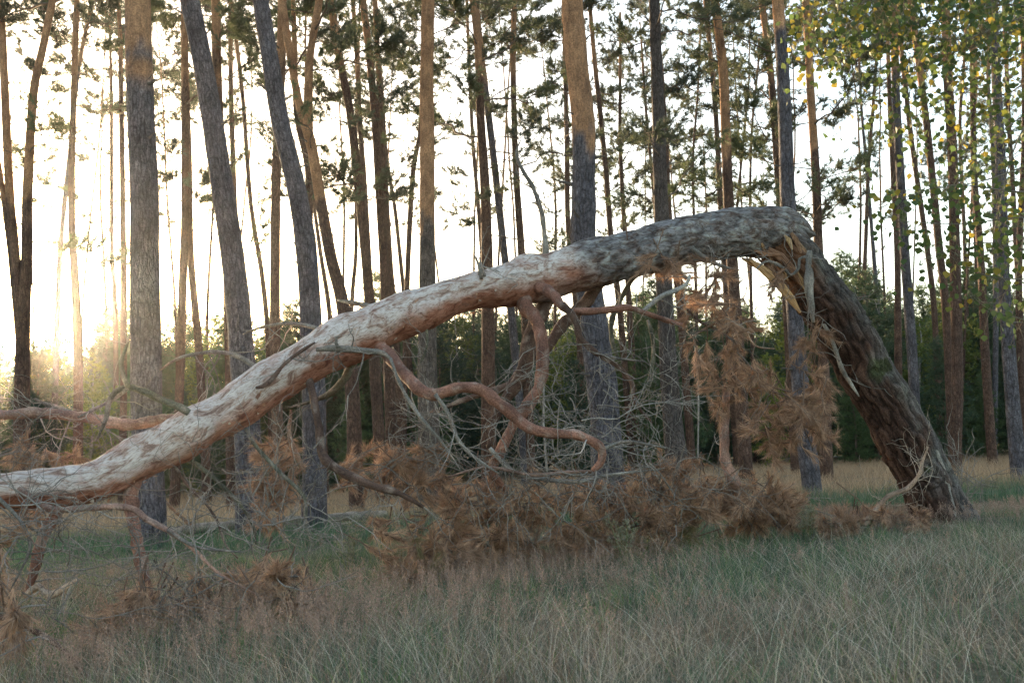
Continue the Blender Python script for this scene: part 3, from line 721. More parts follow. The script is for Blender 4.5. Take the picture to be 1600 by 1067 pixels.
for a in [
    ('splinter', [(1170,404),(1195,424),(1215,441),(1235,466),(1250,488)], [5,13,15,12,3], .05, [9.36,9.38,9.42,9.46,9.5], (.52,.31,.14)),
    ('splinter', [(1160,404),(1185,416),(1204,428),(1216,434)], [5,12,13,4], .05, [9.40,9.42,9.45,9.47], (.46,.27,.12)),
    ('splinter', [(1200,390),(1220,402),(1240,424),(1252,446)], [10,15,12,3], .04, [9.36,9.37,9.4,9.46], (.2,.1,.055)),
    ('splinter', [(1226,368),(1233,376),(1238,390)], [4,9,2], .03, [9.33,9.35,9.38], (.5,.33,.17)),
    ('splinter', [(1236,364),(1243,374),(1252,396)], [6,10,3], .03, [9.38,9.38,9.4], (.24,.13,.07)),
    ('splinter', [(1180,392),(1196,398),(1222,398)], [5,9,2], .03, [9.3,9.33,9.36], (.26,.13,.07)),
    ('splinter', [(1240,372),(1256,392),(1266,412)], [8,9,2], .04, [9.42,9.42,9.46], (.3,.18,.1)),
]: splinter(*a)

def build_splinters():
    g = np.random.default_rng(17)
    for k in range(22):
        u = g.random(); x = 1188 + 62 * u + g.normal() * 6; y = 396 + 44 * u + g.normal() * 7; l = g.uniform(14, 46); a = math.radians(g.uniform(40, 72))
        dx, dy = math.cos(a), math.sin(a); w0 = g.uniform(2.5, 6); d0 = 9.36 + .1 * u + g.normal() * .015
        col = [(.5,.31,.15),(.42,.25,.12),(.2,.1,.055),(.13,.07,.045),(.3,.17,.09)][int(g.integers(5))]
        splinter('splinter', [(x - dx * l * .5, y - dy * l * .5), (x, y), (x + dx * l * .5, y + dy * l * .5)], [.8, w0, w0 * .6], .02, [d0 - .05, d0, d0 + .03], col, k)
build_splinters()

# limbs: (name, pixel points, widths px, depths, colour, rug)
OR = (.215, .108, .078); DK = (.10, .062, .048); GL = (.165, .155, .14); SIL = (.27, .26, .24); GN = (.10, .10, .075); PK = (.28, .17, .135)
LIMBS = [
 ([(285,668),(265,655),(200,663),(130,652),(60,645),(0,648),(-80,640),(-200,650)],[24,18,18,17,16,15,14,10],(7.15,7.4,8.2),PK),
 ([(295,645),(280,636),(255,626),(225,612),(200,605),(180,612),(170,630),(165,655),(150,690)],[12,12,11,11,10,9,8,6,3],(7.0,6.95,6.9),GN),
 ([(200,606),(192,585),(190,565),(196,545),(203,524)],[8,7,6,5,2],(6.92,7.0),GN),
 ([(200,606),(180,622),(150,638),(122,652)],[7,6,5,3],(6.93,7.1),GL),
 ([(128,652),(100,640),(75,632),(55,624)],[9,8,7,4],(7.55,7.5),GL),
 ([(250,578),(275,562),(300,554),(340,550),(375,558),(405,578)],[3,5,6,7,8,9],(8.2,7.9,7.6),GL),
 ([(400,606),(410,604),(425,592),(445,568),(470,549),(492,535)],[5,7,7,6,6,3],(7.22,7.3,7.42),DK),
 ([(380,522),(403,513),(440,506),(475,508),(510,518)],[2,4,6,7,8],(8.3,7.9,7.75),GL),
 ([(528,469),(550,473),(585,480)],[3,7,9],(8.3,7.95),GL),
 ([(580,535),(600,548),(612,560),(632,584),(659,610),(681,616),(719,606),(749,608),(775,625),(797,644),(822,666),(856,676),(901,679),(924,689),(940,702),(940,719),(926,736)],
  [34,24,20,19,20,19,17,18,19,18,17,17,16,15,14,12,8],(7.98,7.2,7.0,6.95,6.95),OR),
 ([(495,546),(524,544),(561,547),(595,551),(612,562)],[7,10,10,9,6],(7.38,7.3,7.3),GL),
 ([(530,545),(525,536),(526,527),(532,524)],[5,5,4,2],(7.3,7.28),GL),
 ([(478,580),(484,598),(490,625),(497,662),(501,700),(514,724),(550,745),(587,760),(625,771),(662,792)],[16,11,11,12,13,14,13,12,10,6],(7.66,7.4,7.2,7.1),DK),
 ([(556,550),(550,568),(539,591),(516,614),(490,626),(450,637)],[14,13,12,10,7,3],(7.9,8.0,8.2),GN),
 ([(818,455),(822,479),(838,500),(846,525),(848,560),(844,598),(826,632),(804,660),(788,692),(775,719),(771,740),(790,764)],[36,25,22,20,20,20,19,18,17,16,14,8],(8.6,8.15,8.0,8.0),OR),
 ([(950,420),(942,434),(916,471),(879,509),(856,539),(822,569),(795,603),(760,612),(735,621),(677,644),(659,662),(622,671)],[24,19,18,18,19,17,15,11,9,7,6,3],(9.0,9.0,8.8,8.6),DK),
 ([(866,450),(856,467),(842,495),(830,524),(818,580),(800,610),(776,650),(764,700)],[30,25,24,23,22,18,15,8],(8.8,8.75,8.8,8.9),DK),
 ([(830,445),(845,450),(864,460),(886,484),(931,486),(980,481),(1010,490),(1040,500),(1066,508)],[20,18,16,14,12,10,9,8,6],(8.62,8.15,8.0,8.0),OR),
 ([(878,474),(897,497),(905,524),(920,542),(935,554),(965,572),(987,599),(993,629),(1019,661)],[12,12,11,10,9,8,7,6,3],(8.05,8.05,8.1),DK),
 ([(930,552),(965,560),(1008,565)],[6,5,2],(8.07,8.0),GL),
 ([(1005,486),(1032,464),(1055,454),(1072,444),(1078,430)],[6,7,7,6,4],(8.0,8.1),SIL),
 ([(1052,412),(1025,422),(995,430),(976,456),(957,497),(956,531),(966,560)],[11,9,8,8,8,7,4],(9.3,9.3,9.4),GN),
 ([(1012,500),(1018,520),(1021,550),(1014,599),(998,612)],[5,6,7,6,3],(8.6,8.7),GN),
 ([(852,400),(852,385),(847,337),(834,296),(820,272),(811,255),(807,236),(814,219)],[12,9,8,8,7,6,4,2],(8.65,8.65,8.7),GL),
 ([(834,296),(826,291),(818,287)],[4,3,2],(8.68,8.66),GL),
 ([(752,436),(749,418),(742,399)],[7,6,2],(8.25,8.2),GL),
 ([(757,432),(752,415),(749,402)],[6,5,2],(8.27,8.28),GL),
 ([(212,712),(205,755),(205,790),(210,820),(215,850),(225,900),(235,950),(241,990)],[30,27,22,20,19,18,16,12],(7.02,6.86,6.6,6.45),OR),
 ([(20,752),(32,766),(56,783),(86,796),(131,794),(180,791),(210,796),(229,811),(262,828),(289,847),(311,866),(337,892),(362,908),(400,928)],[16,12,11,11,10,10,10,9,8,7,6,5,4,2],(6.45,6.15,6.0,5.9),PK),
 ([(262,828),(295,849),(326,858),(380,862)],[5,5,4,2],(6.0,5.9),GL),
 ([(88,770),(86,805),(71,828),(60,866),(51,900),(44,925)],[20,18,17,16,14,10],(6.75,6.62,6.55),OR),
 ([(40,932),(49,922),(60,916),(70,925),(80,929),(101,918),(119,905)],[8,10,11,10,11,10,5],(6.35,6.3,6.25),(.4,.3,.23)),
 ([(280,706),(294,717),(319,734),(345,757),(371,783),(394,817),(400,850)],[8,7,7,7,6,5,2],(7.2,7.3,7.4),GN),
 ([(385,670),(400,697),(437,738),(475,776),(477,817),(488,847),(473,882)],[6,6,6,6,5,4,2],(7.3,7.2,7.0),GN),
 ([(268,722),(296,761),(319,783),(341,817),(352,850),(372,872)],[5,5,4,4,3,2],(7.1,7.1),DK),
 ([(-10,770),(22,802),(41,828),(47,854),(36,884),(14,925)],[7,6,6,5,4,2],(5.7,5.6),GL),
 ([(-20,955),(26,973),(71,995),(101,1016),(120,1038),(150,1075)],[10,9,9,8,8,6],(5.0,4.9),DK),
 ([(1138,600),(1134,644),(1132,681),(1134,722),(1142,742),(1152,768)],[11,14,15,17,20,22],(9.1,9.1),PK),
 ([(1264,392),(1263,430),(1265,464),(1271,504)],[9,14,12,6],(9.42,9.41,9.46),SIL),
 ([(1270,470),(1290,512),(1297,524),(1316,576),(1330,600),(1342,619)],[3,6,7,7,6,2],(9.52,9.58,9.64),SIL),
 ([(1452,680),(1455,685),(1474,737),(1485,780),(1492,812)],[3,7,8,8,7],(9.8,9.78,9.74),SIL),
 ([(1312,490),(1330,474),(1352,461)],[7,5,2],(9.8,9.85),DK),
 ([(1080,388),(1090,396),(1110,408),(1130,417),(1156,422)],[9,8,7,5,2],(9.0,9.0),GL),
 ([(1182,420),(1196,409),(1211,412),(1225,420),(1236,430),(1248,418),(1249,405),(1262,400)],[2,4,5,5,5,5,4,4],(9.15,9.2,9.24),GL),
 ([(610,560),(625,600),(645,635),(668,665),(690,690),(720,735)],[5,6,6,5,4,2],(7.25,7.1,7.0),GL),
 ([(680,616),(700,645),(712,680),(730,705),(752,722),(780,740)],[7,6,6,6,5,2],(7.0,6.95),GL),
 ([(660,490),(640,510),(622,533),(600,540),(560,560)],[7,7,6,5,2],(8.1,8.2),GN),
 ([(665,500),(667,540),(655,570),(648,580)],[4,4,3,2],(8.1,8.1),GN),
 ([(940,702),(975,690),(1010,694),(1040,700)],[6,5,4,2],(6.95,7.0),GL),
 ([(765,700),(800,735),(850,748),(905,752),(950,742),(1030,733)],[6,7,7,6,5,2],(7.9,7.9),SIL),
 ([(700,745),(760,730),(830,742),(880,738),(925,736)],[3,5,6,6,6],(7.6,7.4),(.24,.16,.13)),
 ([(455,640),(452,680),(465,712),(478,740)],[4,8,8,4],(8.0,8.0),(.24,.16,.12)),
 ([(1075,530),(1120,505),(1158,510),(1180,540),(1210,545)],[3,4,4,3,2],(9.0,9.0),(.3,.2,.14)),
 ([(1060,465),(1090,500),(1130,520),(1160,545)],[3,4,4,3],(9.05,9.0),DK),
]
def limb_mesh(pts, w, d, c, step=.03, sides=12, seed=0):
    n = len(pts); dd = np.interp(np.linspace(0, 1, n), np.linspace(0, 1, len(d)), d)
    P = np.array([[*U(x, y, D), ww * D / F / 2] for (x, y), D, ww in zip(pts, dd, w)])
    C = smooth_path(P, step); C[:, 3] = np.maximum(C[:, 3], .003)
    def disp(A, S, Pp, rad, R): return R * (.22 * fbm(Pp * 12, 33 + seed, 2) + .1 * fbm(Pp * 45, 35, 2))
    def colf(A, S, Pp, rad):
        n_ = fbm(Pp * 10, 43 + seed, 3); cc = np.asarray(c)[None] * (1 + .4 * n_)[:, None]
        k = np.clip((fbm(Pp * 22, 47 + seed, 2) - .3) / .2, 0, 1)[:, None] * .5
        cc = cc * (1 - k) + np.array([.34, .28, .24]) * k
        return np.hstack([np.clip(cc, .02, 1), np.full((len(A), 1), .5)])
    t = tube(C[:, :3], C[:, 3], sides, disp, colf=colf)
    return make_mesh('limb', t[0], t[1], M_LIMB, t[2], t[3]), C
def build_flakes():
    g = np.random.default_rng(23); s = Soup(); P = np.array([[*U(x, y, TD(x)), w * TD(x) / F / 2] for x, y, w in TR]); C = smooth_path(P, .02); T, N, B = frames(C[:, :3])
    for k in range(620):
        i = int(g.uniform(.38, .93) * len(C)); a = g.uniform(0, 6.28); rad = N[i] * math.cos(a) + B[i] * math.sin(a)
        if rad[2] > g.uniform(-.9, .55): continue
        r = C[i, 3]; c = C[i, :3] + rad * (r + g.uniform(.0, .016)); t = T[i] * g.choice([-1, 1]) + g.normal(0, .4, 3); b = np.cross(rad, t); b /= np.linalg.norm(b); t = np.cross(b, rad)
        l, w = g.uniform(.012, .05), g.uniform(.01, .028); lift = g.uniform(.004, .022)
        V = np.array([c - b * w * .5, c + b * w * .4, c + t * l * .6 + b * w * .55 + rad * lift * .4, c + t * l + rad * lift + b * w * .1, c + t * l * .7 - b * w * .5 + rad * lift * .5])
        col = np.array([(.3, .14, .085), (.38, .22, .14), (.46, .37, .31), (.2, .1, .07)][int(g.integers(4))])
        s.tris(V, np.array([[0, 1, 2], [0, 2, 4], [4, 2, 3]]), np.tile([*col, 1], (5, 1)))
    o = part('bark_flakes', s.mesh('bark_flakes', M_DEAD, False), fallen); o['kind'] = 'stuff'
build_flakes()
LIMB_PATHS = []
for k, (pts, w, d, c) in enumerate(LIMBS):
    me, C = limb_mesh(pts, w, d, c, seed=k); part('limb', me, fallen); LIMB_PATHS.append(C)

# ------------------------------------------------------------------ twigs
def twig(soup, o, d, l, r, lev, g, grav=.25, col=(.24, .22, .2), wander=.22, ends=None):
    n = max(4, int(l / .06)); p = np.array(o, float); d = np.array(d, float) / np.linalg.norm(d); P = [p.copy()]
    for k in range(n):
        d = d + g.normal(0, wander, 3) + np.array([0, 0, -grav * l / n]); d /= np.linalg.norm(d); p = p + d * l / n; P.append(p.copy())
        if lev > 0 and k > 0 and g.random() < .55:
            q = d + g.normal(0, .75, 3); twig(soup, p, q, l * g.uniform(.25, .55), r * .6, lev - 1, g, grav, col, wander, ends)
    P = np.array(P); c = np.array(col) * g.uniform(.6, 1.25)
    soup.add(*tube(P, np.linspace(r, max(r * .35, .0012), len(P)), 4 if lev < 1 else 5, colf=flat_col(c, .1), cap=False))
    if ends is not None: ends.append((P[-1], d)); ends.append((P[len(P) // 2], d))

def build_twigs():
    g = np.random.default_rng(12)
    # bare grey twigs sprouting from the limbs
    for k, C in enumerate(LIMB_PATHS):
        s = Soup(); n = int(3 + len(C) / 18)
        for q in range(n):
            i = int(g.uniform(.3, 1) * (len(C) - 1)); r = min(C[i, 3] * .4, .006); d = g.normal(0, 1, 3) + np.array([0, 0, -.2])
            twig(s, C[i, :3], d, g.uniform(.15, .5), max(r, .0025), 1, g, .2)
        o = part('twigs', s.mesh('twigs', M_TWIG), fallen)
    # tangles of bare twigs under the arch: (cx, cy, rx, ry, depth, n)
    for (cx, cy, rx, ry, D, n) in [(900, 700, 120, 60, 7.4, 26), (800, 740, 110, 45, 8.0, 26), (980, 740, 110, 50, 8.6, 26), (740, 680, 70, 60, 7.8, 14), (610, 700, 80, 50, 7.8, 12),
                                   (440, 720, 60, 70, 7.6, 14), (300, 860, 90, 45, 6.2, 16), (40, 850, 60, 80, 6.0, 22), (90, 690, 100, 40, 8.0, 22), (60, 980, 60, 60, 5.4, 10),
                                   (430, 890, 80, 40, 6.4, 16), (1150, 500, 80, 80, 9.0, 10), (1180, 790, 90, 30, 9.4, 14), (930, 620, 60, 50, 8.0, 10), (370, 780, 60, 50, 7.2, 12)]:
        s = Soup()
        for q in range(n):
            o = U(cx + g.normal() * rx * .6, cy + g.normal() * ry * .6, D + g.normal() * .25); d = g.normal(0, 1, 3) * np.array([1.3, .7, .6])
            twig(s, o, d, g.uniform(.35, .95), g.uniform(.003, .0065), 2, g, .35, col=(.2, .18, .16))
        part('twigs', s.mesh('twigs', M_TWIG), fallen)
build_twigs()

# ------------------------------------------------------------------ dry brown needle clumps
BR1, BR2 = (.2, .112, .072), (.58, .375, .25)
def dry_clump(cx, cy, rx, ry, D, nsh, hang=.5, root=fallen, green=0.0, name='dry_needles', thick=.3, g=None):
    g = g or np.random.default_rng(int(cx * 7 + cy)); s = Soup(); w = Soup(); C, DD = [], []
    ctr = U(cx, cy, D); m = D / F
    nc = max(2, int(nsh / 4.5)); top = U(cx, cy - ry * .9, D)
    for k in range(nc):
        a = g.uniform(0, 6.28); rr = math.sqrt(g.random())
        o = U(cx + rr * rx * math.cos(a), cy + rr * ry * math.sin(a), D + g.normal() * thick)
        ax = (o - ctr) * np.array([1, .6, 1]); ax = ax / (np.linalg.norm(ax) + 1e-6) * .8 + g.normal(0, .45, 3) + np.array([0, 0, -hang]); ax /= np.linalg.norm(ax)
        bl = g.uniform(.14, .3); b0 = o - ax * bl; b1 = o + ax * .04
        w.add(*tube(np.array([b0 - ax * .15 + g.normal(0, .05, 3), b0, o, b1]), [.006, .005, .004, .003], 4, colf=flat_col((.15, .1, .075), .1), cap=False))
        for q in range(int(g.integers(6, 11))):
            u = g.uniform(.1, 1.0); st = b0 + (b1 - b0) * u; d = ax * .9 + g.normal(0, .55, 3); d /= np.linalg.norm(d); l = g.uniform(.06, .16); e = st + d * l
            w.add(*tube(np.array([st, (st + e) / 2 + g.normal(0, .006, 3), e]), [.003, .0025, .002], 4, colf=flat_col((.17, .11, .08), .1), cap=False))
            for uu in (.35, .7, 1.0): C.append(st + (e - st) * uu); DD.append(d + g.normal(0, .08, 3))
    C = np.array(C); DD = np.array(DD); DD /= np.linalg.norm(DD, axis=1)[:, None]
    gz = terrain(C[:, 0], C[:, 1]) + .03; C[:, 2] = np.maximum(C[:, 2], gz)
    mixg = np.array([.2, .19, .08]); tone = g.uniform(.75, 1.15)
    tufts(s, C, DD, .085, .0042, 22, .55, np.array(BR1) * (1 - green) + mixg * .6 * green, (np.array(BR2) * (1 - green) + mixg * green) * tone, droop=.15)
    o = part(name, s.mesh(name, M_DEAD, False), root); part('twigs', w.mesh('twigs', M_TWIG), root)
    return o
for c in [(1025,415,50,26,8.9,26,.8),(1050,440,22,30,8.9,12,.9),(1110,440,40,40,8.95,22,.9),(1125,505,55,60,8.95,60,.8),(1105,560,40,30,8.9,24,.5),(1190,450,22,30,9.05,12,.9),
          (1160,625,55,50,9.0,50,.5),(1230,620,75,50,9.0,80,.5),(1215,690,60,35,8.95,48,.5),(1275,660,42,35,9.0,26,.4),(1265,535,35,35,9.15,18,.6),(1290,600,22,40,9.1,10,.5),
          (1180,785,75,35,9.4,110,.1),(1110,765,50,40,9.2,50,.2),(1040,760,60,50,9.0,60,.2),(960,800,80,45,9.0,75,.2),(890,790,60,40,8.8,50,.2),(1030,820,60,35,8.8,50,.1),
          (770,800,70,50,8.5,75,.2),(700,830,60,40,8.3,46,.2),(810,850,60,28,8.3,40,.2),(620,750,70,38,8.1,60,.2),(660,720,40,25,8.0,24,.2),(640,895,48,32,7.4,38,.3),(600,830,28,45,7.9,18,.5),
          (430,740,42,60,9.2,50,.4),(415,800,40,30,9.2,24,.4),(460,930,45,50,6.4,34,.4),(400,960,50,35,6.2,24,.3),(310,945,60,28,6.4,26,.2),(150,978,32,14,6.0,24,.1),(215,965,28,26,6.1,22,.3),
          (20,715,45,22,9.0,34,.3),(90,720,50,20,9.2,20,.3),(5,970,24,60,5.2,22,.8),(10,860,22,50,5.6,10,.6),(60,800,30,40,7.4,14,.4),(240,975,16,20,6.1,14,.9)]:
    dry_clump(*c)
for c in [(1170,800,85,30,9.2,90,.0),(1210,795,50,30,9.3,60,.0),(1060,800,70,40,8.9,60,.2),(960,840,80,35,8.5,60,.1),(870,835,70,35,8.3,55,.1),(770,850,70,30,8.0,55,.1),(690,870,60,35,7.7,45,.2),(820,790,60,40,8.6,45,.2),
          (470,970,60,40,6.2,40,.2),(400,920,45,35,6.5,26,.3),(300,955,60,25,6.2,30,.1),(1000,790,60,50,9.1,50,.2),(730,790,50,40,8.3,36,.3),(560,740,40,40,8.3,24,.2),(420,760,45,50,9.0,36,.3),(1330,822,50,20,9.2,40,.0),(1435,830,14,22,9.2,14,.5),(215,955,30,30,6.0,24,.3)]:
    dry_clump(*c)
for c in [(950,815,40,25,8.8,14,.2),(1075,835,30,20,8.8,10,.1),(430,970,40,22,6.1,12,.3),(650,880,30,20,7.4,8,.3)]:
    dry_clump(*c, green=.8)

# broken branch with dry needles lying against the stump
def build_dead_branch():
    root = thing('dead_branch', 'curved bare branch with brown needles lying in the grass before the stump', 'branch', tuple(U(1342, 838, 9.4)))
    me, C = limb_mesh([(1338,838),(1345,824),(1361,806),(1387,776),(1417,763),(1436,742),(1442,720),(1450,698)], [9,9,9,8,7,6,4,2], (9.3,9.4,9.3), (.3,.22,.17), seed=90)
    part('stick', me, root); g = np.random.default_rng(44); s = Soup()
    for k in range(26):
        i = int(g.uniform(.25, 1) * (len(C) - 1)); twig(s, C[i, :3], g.normal(0, 1, 3), g.uniform(.12, .45), .003, 1, g, .1, col=(.34, .28, .23))
    part('twigs', s.mesh('twigs', M_TWIG), root)
    dry_clump(1335, 815, 48, 24, 9.4, 60, .1, root); dry_clump(1385, 812, 26, 20, 9.5, 18, .2, root); dry_clump(1432, 825, 14, 24, 9.4, 16, .6, root)
    root = thing('brushwood', 'small heap of bare grey twigs leaning behind the foot of the stump', 'brushwood', tuple(U(1510, 780, 10.3)))
    s = Soup()
    for k in range(26):
        o = U(1495 + g.normal() * 18, 790 + g.normal() * 12, 10.3 + g.normal() * .1); twig(s, o, np.array([g.normal() * .4 - .15, g.normal() * .3, 1.0]), g.uniform(.4, .8), .006, 1, g, .2, col=(.22, .2, .18))
    part('twigs', s.mesh('twigs', M_TWIG), root)
build_dead_branch()

# a second log lying on the grass behind
def build_log():
    root = thing('fallen_log', 'thin pale log lying in the tan grass behind the arch', 'log', tuple(U(400, 830, 15)))
    me, C = limb_mesh([(250,835),(300,826),(380,820),(460,813),(560,806),(600,803)], [13,15,15,14,14,12], (14.2,15.2,16.5), (.3,.26,.22), step=.08, seed=95)
    part('log_body', me, root)
    me, C = limb_mesh([(255,780),(275,800),(298,820)], [4,5,6], (14.3,14.4), (.25,.14,.09), seed=96); part('stub', me, root)
build_log()

# ------------------------------------------------------------------ aspen hanging in from the side
def build_aspen():
    base = U(1850, 700, 9.5); root = thing('aspen_tree', 'aspen with yellow green leaves hanging in front of the pines', 'aspen tree', (base[0], base[1], tz(base[0], base[1])))
    g = np.random.default_rng(61)
    P = np.array([[*(base * [1, 1, 0] + [0, 0, tz(base[0], base[1]) - .2]), .16], [base[0], base[1], 2, .14], [base[0] - .1, base[1], 4.5, .12], [base[0] - .05, base[1] + .1, 7, .09], [base[0], base[1], 10, .03]])
    C = smooth_path(P, .15); t = tube(C[:, :3], C[:, 3], 16, lambda A, S, Pp, rad, R: R * .06 * fbm(Pp * 5, 3, 2), colf=flat_col((.3, .3, .27), .3))
    part('trunk', make_mesh('aspen_trunk', t[0], t[1], M_BARK, t[2], t[3]), root)
    # shoots: pixel lines, leaves per shoot
    SH = [([(1700,-60),(1560,-30),(1400,-10),(1250,30)],120,9.0),([(1700,-40),(1520,20),(1400,45),(1270,90)],120,8.6),([(1720,-20),(1560,60),(1440,100),(1340,170)],110,8.8),([(1720,20),(1600,80),(1500,140),(1400,200)],100,9.2),
          ([(1700,60),(1600,130),(1530,180),(1450,240)],70,9.4),([(1700,120),(1600,180),(1540,230),(1480,300)],60,9.0),([(1720,200),(1600,260),(1500,290),(1370,300)],50,8.4),([(1720,290),(1600,300),(1480,290),(1360,330)],60,8.2),
          ([(1720,350),(1600,340),(1500,350),(1390,345)],50,8.2),([(1720,420),(1600,390),(1520,380),(1430,410)],45,8.4),([(1720,480),(1620,440),(1540,430),(1450,380)],36,8.6),([(1700,540),(1600,500),(1540,480),(1500,440)],26,8.8),
          ([(1700,-30),(1600,10),(1480,-20),(1330,10)],110,8.2),([(1690,0),(1590,30),(1510,60),(1440,60)],90,8.0),([(1500,-90),(1420,-40),(1340,20),(1290,110)],90,8.8),([(1450,-90),(1360,-40),(1290,0),(1240,60)],60,9.0),
          ([(1650,120),(1590,220),(1560,330),(1545,420)],50,8.5),([(1700,230),(1620,320),(1590,420),(1580,520)],36,9.0)]
    tw = Soup(); LC, LN, LD = [], [], []
    for pts, n, D in SH:
        d0 = [D + .4, D + .2, D, D - .1]; Q = np.array([[*U(x, y, dd), 1] for (x, y), dd in zip(pts, d0)])
        C = smooth_path(Q, .08); ts = np.linspace(1, 0, len(C)); tw.add(*tube(C[:, :3], .002 + .009 * ts, 5, colf=flat_col((.17, .15, .12), .2)))
        o = C[0, :3]; j = np.array([base[0] - .05, base[1], max(o[2] - .6, 3.0)])
        tw.add(*tube(smooth_path(np.vstack([j, (j + o) / 2 + [0, 0, .1], o]), .2), np.full(len(smooth_path(np.vstack([j, (j + o) / 2 + [0, 0, .1], o]), .2)), .014), 5, colf=flat_col((.2, .18, .15), .2)))
        for q in range(int(n * (3.4 if pts[-1][1] < 210 else 2.3))):
            i = int(g.random() ** .6 * (len(C) - 1)); c = C[i, :3]; off = g.normal(0, 1, 3) * np.array([.17, .2, .15]) + np.array([0, 0, -.05])
            e = c + off
            if q % 2 == 0: tw.add(*tube(np.array([c, (c + e) / 2 + g.normal(0, .015, 3), e]), [.0022, .0018, .0012], 3, colf=flat_col((.18, .15, .1), .1), cap=False))
            LC.append(e); LN.append(g.normal(0, 1, 3) + np.array([0, -.5, .3])); LD.append(np.array([g.normal() * .5, g.normal() * .5, -1.0]))
    part('twigs', tw.mesh('twigs', M_TWIG), root)
    LC, LN, LD = map(np.array, (LC, LN, LD)); n = len(LC)
    # one leaf: rounded, pointed, slightly folded, with a stalk
    LV = np.array([[0, 0, 0], [.5, .28, .07], [.56, .55, .09], [.3, .85, .05], [0, 1.12, -.03], [-.3, .85, .05], [-.56, .55, .09], [-.5, .28, .07], [0, .5, -.03], [.02, -.5, .05], [-.02, -.5, .05]])
    LT = np.array([[8, 0, 1], [8, 1, 2], [8, 2, 3], [8, 3, 4], [8, 4, 5], [8, 5, 6], [8, 6, 7], [8, 7, 0], [0, 9, 10]])
    cols = np.array([[.06, .095, .032], [.085, .12, .035], [.15, .165, .035], [.25, .2, .035], [.09, .12, .05]])
    hi = np.clip(1.6 - (LC[:, 0] - 2.4) / 2.2, 0, 1)
    ci = np.where(g.random(n) < 0.22 * hi + .03, g.choice([2, 3, 3], n), g.choice([0, 1, 4], n))
    variants = [make_mesh('leaf', LV, [LT], M_LEAF, None, np.tile([*c, 1], (len(LV), 1))) for c in cols]
    D = LD / np.linalg.norm(LD, axis=1)[:, None]; X = np.cross(D, LN); X /= np.linalg.norm(X, axis=1)[:, None]; Z = np.cross(X, D); sz = g.uniform(.035, .062, n)
    order = np.argsort(-sz / LC[:, 1]); near = set(order[:290].tolist()); s = Soup()
    for i in range(n):
        if i in near:
            o = link('leaf', variants[ci[i]], root); M = Matrix(np.column_stack([X[i], D[i], Z[i]]).tolist()).to_4x4()
            o.matrix_world = Matrix.Translation(Vector(LC[i]) - root.location) @ M @ Matrix.Scale(sz[i], 4)
        else:
            V = LC[i] + (LV[:, :1] * X[i] + LV[:, 1:2] * D[i] + LV[:, 2:] * Z[i]) * sz[i]; s.tris(V, LT, np.tile([*(cols[ci[i]] * g.uniform(.8, 1.2)), 1], (len(LV), 1)))
    o = part('leaves', s.mesh('leaves', M_LEAF), root); o['kind'] = 'stuff'
build_aspen()

for pts, lab in [([(842,500),(850,570),(849,650),(855,745)], 'thin white birch stem in the dark gap beside the orange barked pine'), ([(1082,520),(1091,600),(1090,740)], 'thin pale birch stem in the dark gap under the arch')]:
    root = thing('birch_sapling', lab, 'birch', tuple(U(*pts[-1], 25)))
    me, C = limb_mesh(pts, [1.5, 2.5, 3, 3.5][:len(pts)], (25, 25), (.3, .29, .27), step=.3, sides=8, seed=7); part('stem', me, root)
    sp = Soup(); gg = np.random.default_rng(3)
    for k in range(16): twig(sp, C[int(gg.uniform(.0, .7) * (len(C) - 1)), :3], gg.normal(0, 1, 3) + [0, 0, 1], gg.uniform(.4, 1.0), .006, 1, gg, .1, col=(.3, .28, .25))
    part('twigs', sp.mesh('twigs', M_TWIG), root)

# ------------------------------------------------------------------ grass
def blades(name, X, Y, h, w, lean, az, colb, colt, seg=3, label=None, mat=M_GRASS):
    n = len(X); Z = terrain(X, Y) - .015
    O = np.stack([X, Y, Z], 1); dirv = np.stack([np.cos(az), np.sin(az), 0 * az], 1)
    fa = rng.uniform(0, 6.28, n); side = np.stack([np.cos(fa), np.sin(fa), 0 * fa], 1)
    V = []; Cc = []
    for k in range(seg + 1):
        t = k / seg; bend = lean * (0.35 * t + 0.65 * t * t)
        p = O + dirv * (h * bend)[:, None] + np.array([0, 0, 1])[None] * (h * t * (1 - .28 * np.clip(lean, 0, 1.4) * t))[:, None]
        ww = (w * (1 - t ** 1.5) / 2)[:, None]; c = colb * (1 - t) + colt * t
        if k < seg: V += [p - side * ww, p + side * ww]; Cc += [c, c]
        else: V.append(p); Cc.append(c)
    m = 2 * seg + 1; V = np.stack(V, 1).reshape(-1, 3); Cc = np.stack(Cc, 1).reshape(-1, 3); b = np.arange(n)[:, None] * m
    polys = [np.vstack([b + np.array([[2 * k, 2 * k + 1, 2 * k + 3, 2 * k + 2]]) for k in range(seg - 1)]) if seg > 1 else np.zeros((0, 4), int), b + np.array([[m - 3, m - 2, m - 1]])]
    me = make_mesh(name, V, polys, mat, None, np.hstack([Cc, np.ones((len(Cc), 1))]), True)
    o = link(name, me); o['kind'] = 'stuff'; o['label'] = label; o['category'] = 'grass'; return o

def scatter(n, y0, y1, per, rad, power=1.0, margin=1.2):
    """tuft centres with density falling with distance, then blades round each"""
    k = n // per; u = rng.random(k * 3); y = y0 + (y1 - y0) * u ** power; half = .56 * y + margin; x = rng.uniform(-1, 1, k * 3) * half
    keep = rng.random(k * 3) < half / half.max(); x, y = x[keep][:k], y[keep][:k]
    cx = np.repeat(x, per); cy_ = np.repeat(y, per); m = len(cx); r = rad * np.sqrt(rng.random(m)); a = rng.uniform(0, 6.28, m)
    return cx + r * np.cos(a), cy_ + r * np.sin(a), a, cx, cy_

